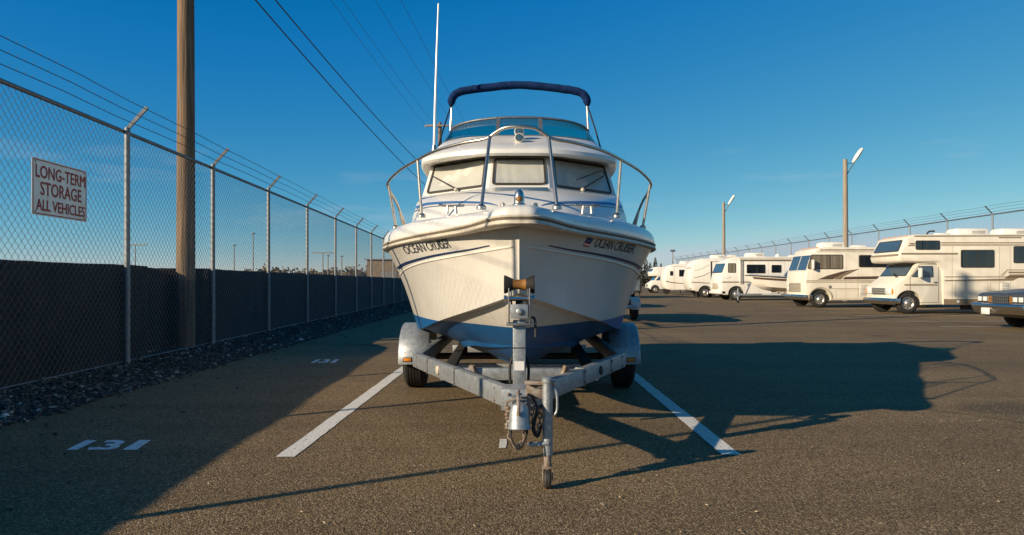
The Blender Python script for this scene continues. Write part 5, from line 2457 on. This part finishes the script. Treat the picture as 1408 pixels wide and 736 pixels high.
aw = b.build("awning", "rub_vinyl", rv.t)
for x in (1.18, 1.30, 6.5):
    b = MB()
    b.box((x, -.03, 1.75), (.045, .05, 1.45))
    b.build("awning_arm", "roof_plastic" if x < 1.25 else "rv_beige", aw)
rv.band(1.1, 6.7, 2.585, 2.61, "rv_tan", "roofline_trim")
rv.band(.1, 7.1, 1.08, 1.13, "rv_tan")
rv.band(.1, 7.1, 1.15, 1.17, "rv_brown")
rv.decal([(.30, 1.34), (.62, 1.42), (.66, 1.45), (.34, 1.37)], "rv_brown")
rv.box((-.03, W / 2, .88), (.04, 1.1, .36), "grille", "rv_beige", .02)
for y in (.34, W - .34):
    rv.box((-.02, y, .86), (.06, .36, .2), "headlight", "lamp_lens", .03)
b = MB()
b.prism([(.3, 0, .40), (-.07, 0, .40), (-.10, 0, .48), (-.07, 0, .58), (.3, 0, .58)], (0, W, 0))
b.build("bumper", "roof_plastic", rv.t, bevel=.02)
rv.wheels([.95, 5.4], .40, .24, .05)
rv.aircon(1.9, 2.70, 1.05)
rv.vent(.75, 2.70, .5, .12)
rv.vent(4.6, 2.70, .5, .1)
b = MB()
b.lathe([(.16, 0), (.14, .12), (.07, .2), (.001, .22)], (3.9, W / 2, 2.70), (0, 0, 1), 14)
b.build("roof_dome", "roof_plastic", rv.t)

rv.seams((1.42, 2.9, 3.9, 5.7), .5, 2.45)
rv.louvre(3.2, 3.55, .6, 1.0)
rv.markers(.85, 2.685)

# --- fifth-wheel caravan with rounded nose cap
W = 2.4
rv = RV("caravan", "white caravan with a rounded grey-lined nose cap, left of the awning motorhome", "caravan", (12.35, 52.2, 0), W)
rv.body([(.10, .55), (-.05, .95), (-.08, 1.35), (.02, 1.85), (.15, 2.4), (.42, 2.72), (.8, 2.84), (6.9, 2.86), (7.0, 2.76), (7.0, .62), (6.8, .45), (.4, .44)], "body", "rv_white", .08,
        wheels=[(1.0, .39, .50), (1.85, .39, .5)])
rv.window(2.05, 3.1, 1.72, 2.35, .05, split=.5)
rv.window(4.4, 5.3, 1.72, 2.3, .05)
rv.band(1.38, 1.50, 1.05, 2.62, "rub_dark", "slide_seam", .004)
rv.band(1.38, 3.9, 2.58, 2.62, "rv_tan", "roofline_trim")
rv.band(1.5, 6.9, 1.06, 1.12, "rv_tan")
rv.decal([(-.02, 1.10), (1.3, 1.02), (1.3, 1.07), (.0, 1.15)], "rv_brown")
rv.decal([(.2, 1.45), (.9, 1.62), (1.3, 1.85), (1.3, 1.80), (.9, 1.57), (.2, 1.41)], "grille_grey")
rv.decal([(.25, 1.95), (.8, 2.12), (1.25, 2.4), (1.25, 2.36), (.8, 2.08), (.25, 1.92)], "rv_beige")
b = MB()
b.panel(rpoly([(.05, .3, 1.5), (.05, W - .3, 1.5), (.12, W - .35, 2.2), (.12, .35, 2.2)], .12), .0, .03, (-1, 0, .2))
b.build("nose_panel", "rv_beige", rv.t)
rv.wheels([1.0, 1.85], .39, .22, .05)
rv.aircon(1.7, 2.86, 1.0)
rv.box((.25, W / 2, .47), (.6, .5, .1), "hitch_frame", "dark_steel")
rv.box((-.02, .5, .75), (.08, .35, .14), "lamp", "lamp_lens")
b = MB()
b.cyl((.45, .35, 0), (.45, .35, .5), .05)
b.build("landing_leg", "dark_steel", rv.t)

# --- plain caravan
W = 2.4
rv = RV("caravan", "pale caravan with one dark square window and a curved brown stripe along its side", "caravan", (13.0, 64.4, 0), W)
rv.body([(.12, .50), (-.05, .85), (-.05, 1.5), (.10, 2.2), (.40, 2.62), (.8, 2.74), (6.4, 2.76), (6.5, 2.66), (6.5, .55), (6.3, .42), (.4, .42)], "body", "rv_white", .07,
        wheels=[(3.6, .36, .46), (4.45, .36, .46)])
rv.window(1.15, 2.15, 1.62, 2.22, .05)
rv.window(4.0, 5.0, 1.62, 2.2, .05)
rv.window(.35, .62, 1.7, 2.1, .04)
rv.decal([(-.03, 1.26), (.5, 1.12), (1.4, 1.04), (2.4, 1.02), (6.4, 1.02), (6.4, .96), (2.4, .96), (1.4, .98), (.5, 1.05), (-.03, 1.17)], "rv_brown")
rv.band(.7, .73, .5, 2.5, "rv_beige", "panel_seam")
rv.band(.6, 6.4, 2.5, 2.54, "rv_beige", "roofline_trim")
rv.wheels([3.6, 4.45], .36, .22, .05)
rv.aircon(1.5, 2.76, 1.0)
b = MB()
b.cyl((1.3, .2, .0), (1.3, .2, .45), .05)
b.build("landing_leg", "dark_steel", rv.t)
rv.box((-.3, W / 2, .45), (.6, .12, .1), "hitch_frame", "dark_steel")
b = MB()
b.cyl((.3, W / 2, .33), (.3, W / 2 + .14, .33), .3, n=18)
b.build("spare_wheel", "tyre_rubber", rv.t)

# --- far van-fronted motorhome beside the hull
W = 2.3
rv = RV("motorhome", "farthest motorhome in the row, white with a van front, close beside the boat hull", "motorhome", (13.2, 74.0, 0), W)
rv.body([(.3, 1.75), (.25, 2.1), (.6, 2.62), (.8, 2.68), (6.4, 2.7), (6.5, 2.6), (6.5, .42), (1.7, .40), (1.7, 1.55), (1.4, 1.74)], "house_body", "rv_white", .05,
        wheels=[(5.0, .38, .48)])
rv.body([(.04, .40), (.0, .9), (.5, 1.25), (.9, 1.76), (1.69, 1.76), (1.69, .40)], "cab", "rv_white", .03, y0=.06, y1=W - .06, wheels=[(.65, .38, .46)])
rv.slab([(.53, .14, 1.3), (.53, W - .14, 1.3), (.86, W - .2, 1.72), (.86, .2, 1.72)], .003, .01, (-1, 0, .6), "windscreen", "windscreen_glass", r=.05)
rv.slab([(.7, .06, 1.3), (1.5, .06, 1.3), (1.5, .06, 1.68), (.98, .06, 1.68)], .003, .01, (0, -1, 0), "door_window", "windscreen_glass", r=.04)
rv.slab([(.33, .2, 2.2), (.33, W - .2, 2.2), (.52, W - .25, 2.5), (.52, .25, 2.5)], .003, .01, (-1, 0, .5), "overcab_window", "dark_glass", r=.05)
rv.window(2.4, 3.4, 1.6, 2.2)
rv.box((-.01, W / 2, .78), (.05, 1.0, .25), "grille", "grille_grey", .015)
rv.box((-.04, W / 2, .48), (.14, W - .1, .18), "bumper", "chrome", .02)
rv.wheels([.65, 5.0], .38, .24, .08)
rv.band(1.75, 6.4, 1.1, 1.25, "rv_tan")
rv.aircon(2.5, 2.7, 1.0)

# --- enclosed cargo trailer far behind the boat
W = 2.4
ct = thing("cargo_trailer", "blue-grey box trailer end showing between the boat hull and the farthest motorhomes", "trailer", (6.05, 50.5, 0))
O = ct.location.copy()
b = MB()
b.box((7.25, 53.5, 1.27), (2.4, 6.0, 1.66))
b.build("box", "box_paint", ct, O, bevel=.03)
for x in (6.08, 8.42):
    b = MB()
    b.box((x, 50.49, 1.27), (.12, .05, 1.70))
    b.build("corner_post", "dark_steel", ct, O)
b = MB()
b.box((7.25, 50.46, .47), (2.46, .12, .14))
b.build("bumper", "dark_steel", ct, O, bevel=.01)
for x in (6.3, 8.35):
    b = MB()
    b.cyl((x, 50.55, 0), (x, 50.55, .5), .06)
    b.build("landing_leg", "dark_steel", ct, O)
for x in (6.2, 8.3):
    for y in (53.2, 54.1):
        b = MB()
        b.cyl((x - .1, y, .36), (x + .1, y, .36), .36, n=20)
        b.build("wheel", "tyre_rubber", ct, O)
b = MB()
for x in (6.7, 7.8):
    b.cyl((x, 50.46, .6), (x, 50.46, 2.0), .02)
b.build("door_bar", "galvanised", ct, O)

# ------------------------------------------------------------------ stored runabouts (local: bow at x=0 pointing to -x)


def runabout(label, loc, rz):
    t = thing("runabout_boat", label, "boat", loc, "small stored boats on trailers", rz)
    Hh = [(0.0, 0, 1.52), (.5, .42, 1.48), (1.3, .82, 1.42), (2.4, 1.0, 1.37), (4.0, 1.02, 1.34), (5.6, .98, 1.32)]
    Cc = [(.45, 0, .98), (.85, .28, .92), (1.5, .6, .84), (2.5, .8, .78), (4.0, .86, .75), (5.6, .84, .75)]
    Kk = [(.5, 0, .94), (.9, 0, .74), (1.5, 0, .62), (2.5, 0, .56), (4, 0, .55), (5.6, 0, .55)]
    hs, cs, ks = catmull(Hh, 5), catmull(Cc, 5), catmull(Kk, 5)
    ss = []
    for h, c, k in zip(hs, cs, ks):
        ss.append([h, h.lerp(c, .25), h.lerp(c, .5), h.lerp(c, .75), c, c.lerp(k, .5), k])
    b = MB()
    b.loft(ss, closed=False)
    b.loft([[Vector((p.x, -p.y, p.z)) for p in reversed(s)] for s in ss], closed=False)
    e = ss[-1]
    b.add(e + [Vector((p.x, -p.y, p.z)) for p in reversed(e)], [tuple(range(14))])
    b.build("hull", "rv_white", t, smooth=28, merge=True)
    b = MB()
    l = [Vector((p.x, p.y, p.z + .001)) for p in hs]
    mid = [Vector((p.x, 0, p.z + .08)) for p in hs]
    r_ = [Vector((p.x, -p.y, p.z + .001)) for p in hs]
    b.loft([l, mid, r_], closed=False)
    b.build("deck", "gelcoat", t, smooth=40)
    for s in (-1, 1):
        b = MB()
        p1 = [Vector((h.x, s * (h.y + .012), h.z - .01)) for h in hs]
        b.tube(p1, .028, 6)
        b.build("rub_rail", "rub_dark", t)
        b = MB()
        a_ = [h.lerp(c, .16) + Vector((0, .006, 0)) for h, c in zip(hs[3:], cs[3:])]
        d_ = [h.lerp(c, .36) + Vector((0, .006, 0)) for h, c in zip(hs[3:], cs[3:])]
        b.loft([[Vector((p.x, s * p.y, p.z)) for p in a_], [Vector((p.x, s * p.y, p.z)) for p in d_]], closed=False)
        b.build("side_stripe", "rv_brown", t)
    b = MB()
    wbp = [(2.15, 0, 1.46), (2.25, .45, 1.45), (2.6, .80, 1.42), (3.2, .92, 1.38)]
    wtp = [(2.55, 0, 1.95), (2.63, .38, 1.95), (2.92, .68, 1.92), (3.3, .82, 1.70)]
    B1, T1 = catmull(wbp, 4), catmull(wtp, 4)
    bb = [Vector((p.x, -p.y, p.z)) for p in reversed(B1[1:])] + B1
    tt = [Vector((p.x, -p.y, p.z)) for p in reversed(T1[1:])] + T1
    b.loft([bb, tt, [p + Vector((.01, 0, 0)) for p in tt], [p + Vector((.01, 0, 0)) for p in bb], bb], closed=False)
    w_ = b.build("windscreen", "windscreen_glass", t, smooth=50)
    b = MB()
    b.tube(tt, .02, 6)
    b.build("frame", "roof_plastic", w_)
    b = MB()
    b.box((3.7, 0, 1.5), (.6, 1.3, .35))
    b.build("seat", "curtain_white", t, bevel=.06)
    return t


def boat_carrier(label, loc, rz):
    t = thing("small_trailer", label, "trailer", loc, "trailers under the small stored boats", rz)
    b = MB()
    b.bar((-.55, 0, .45), (1.4, 0, .45), .1, .1)
    b.build("tongue", "galvanised", t, bevel=.008)
    for s in (-1, 1):
        b = MB()
        b.tube([(.9, 0, .45), (1.7, s * .75, .45), (5.3, s * .75, .45)], .05, 6)
        b.build("side_rail", "galvanised", t)
        b = MB()
        b.bar((1.6, s * .42, .60), (5.2, s * .45, .60), .1, .08)
        b.build("bunk", "wood_grey", t)
        for x in (2.0, 3.6, 5.0):
            b = MB()
            b.box((x, s * .43, .52), (.06, .06, .12))
            b.build("bunk_bracket", "galvanised", t)
        wh = bpy.data.objects.new("wheel", None)
        COL.objects.link(wh)
        wh.parent = t
        wheel(wh, (3.6, s * 1.1, .32), .32, .2, (0, 0, 0), s)
        b = MB()
        arc = [(3.6 + .40 * math.cos(q), .32 + .36 * math.sin(q)) for q in (math.pi * (1.0 - i / 16) for i in range(17))]
        b.loft([[(x, s * y, z) for x, z in arc] for y in (1.14, 1.14, .86)], closed=False)
        rows_ = [[(x, s * 1.14, z - .05) for x, z in arc], [(x, s * 1.14, z) for x, z in arc]]
        b.loft(rows_, closed=False)
        b.build("fender", "plate_white", t, smooth=50)
        b = MB()
        b.box((3.2, s * 1.0, .46), (.08, .28, .13))
        b.build("fender_step", "plate_white", t, bevel=.01)
    for x in (2.0, 3.6, 5.0):
        b = MB()
        b.bar((x, -.78, .42), (x, .78, .42), .07, .07, up=(0, 0, 1))
        b.build("crossmember", "galvanised", t)
    b = MB()
    b.bar((.05, 0, .48), (.32, 0, 1.12), .07, .07, up=(0, 1, 0))
    b.box((.22, 0, .98), (.14, .16, .12))
    b.build("winch_post", "galvanised", t)
    b = MB()
    b.cyl((-.35, .1, .12), (-.35, .1, .78), .035)
    jk = b.build("jack", "galvanised", t)
    b = MB()
    b.cyl((-.35, .07, .08), (-.35, .13, .08), .08, n=14)
    b.build("jack_wheel", "tyre_rubber", jk)
    return t


ra = runabout("small white stored boat with a curved windscreen between two motorhomes", (12.35, 38.8 + 1.0, 0), 0)
ta = boat_carrier("small boat trailer with tongue jack standing between two motorhomes", (12.35, 38.8 + 1.0, 0), 0)
for (x, y), l1, l2 in (((2.45, 18.3), "stored boat parked directly behind the white cruiser, hidden by its hull", "low trailer whose white fender shows just right of the cruiser's hull"),
                       ((2.6, 30.0), "unseen farther boat added behind the white cruiser for the shadow it casts", "unseen trailer added under the farther shadow-casting boat behind the cruiser")):  # unseen pair, added to throw a shadow band beyond the cruiser
    for src, lb in ((ra, l1), (ta, l2)):
        c = copy_tree(src)
        c.location = (x, y, 0)
        c.rotation_euler = (0, 0, R(90))
        c["label"] = lb

# ------------------------------------------------------------------ sedan at the right edge
sd = thing("parked_sedan", "dark grey sedan with chrome bumper and quad headlights at the right edge", "car", (11.57, 16.6, 0))
W = 1.82
sv = RV.__new__(RV)
sv.t, sv.W = sd, W
sv.body([(.06, .36), (.02, .58), (.03, .80), (.10, .86), (.9, .95), (1.65, 1.0), (3.6, 1.0), (4.3, .98), (5.1, .92), (5.25, .80), (5.22, .40), (5.0, .28), (.2, .28)], "body", "sedan_paint", .045,
        wheels=[(.95, .33, .40), (4.1, .33, .40)])
b = MB()
low = [(1.55, .10), (4.3, .10), (4.3, W - .10), (1.55, W - .10)]
top = [(2.15, .26), (3.6, .26), (3.6, W - .26), (2.15, W - .26)]
b.loft([[(x, y, .98) for x, y in low], [(x, y, 1.36) for x, y in top]], True, False, False)
b.build("greenhouse", "dark_glass", sd)
b = MB()
b.loft([[(x, y, 1.355) for x, y in top], [(x + (.05 if x < 3 else -.05), y + (.05 if y < 1 else -.05), 1.40) for x, y in top]], True, True, True)
b.build("roof", "sedan_paint", sd, bevel=.015)
for x0, x1 in (((1.55, 2.15)), ((4.3, 3.6))):
    for y0, y1 in ((.10, .26), (W - .10, W - .26)):
        b = MB()
        b.bar((x0, y0, .98), (x1, y1, 1.36), .06, .05)
        b.build("pillar", "sedan_paint", sd)
sv.box((.025, W / 2, .715), (.04, .60, .155), "grille", "black_plastic", .008)
b = MB()
for k in range(9):
    b.box((.0, W / 2 - .27 + k * .0675, .715), (.016, .012, .15))
for z in (.64, .715, .79):
    b.box((-.004, W / 2, z), (.016, .60, .012))
b.build("grille_bars", "rail_steel", sd)
for y in (.16, .36, W - .36, W - .16):
    h_ = sv.box((.022, y, .72), (.045, .17, .125), "headlight", "lamp_lens", .012)
    q = rpoly([(0, y - .09, .652), (0, y + .09, .652), (0, y + .09, .788), (0, y - .09, .788)], .015)
    b = MB()
    b.ring_panel(q, inset(q, .012), .0, .012, (-1, 0, 0))
    b.build("headlight_bezel", "chrome", h_)
for y in (.525, W - .525):
    sv.box((.025, y, .715), (.04, .12, .15), "trim_panel", "roller_amber", .006)
b = MB()
b.prism([(.16, -.03, .37), (-.02, -.03, .36), (-.07, -.03, .44), (-.11, -.03, .53), (-.11, -.03, .585), (-.06, -.03, .62), (.16, -.03, .62)], (0, W + .06, 0))
b.build("bumper", "chrome", sd, bevel=.018)
sv.box((-.105, W / 2 + .38, .42), (.02, .31, .16), "licence_plate", "plate_white", .006)
sv.wheels([.95, 4.1], .33, .21, .05, rimm="chrome")
for x0, x1 in ((1.7, 2.85), (2.88, 3.95)):
    q = rect_xz(x0, x1, .36, .97)
    b = MB()
    b.ring_panel(q, inset(q, .008), 0, .003, (0, -1, 0))
    dr = b.build("door_seam", "rub_dark", sd, smooth=0)
    b = MB()
    b.box((x1 - .15, -.015, .85), (.13, .02, .025))
    b.build("door_handle", "chrome", dr)
sv.mirror(1.75, 1.04, .12, "sedan_paint")
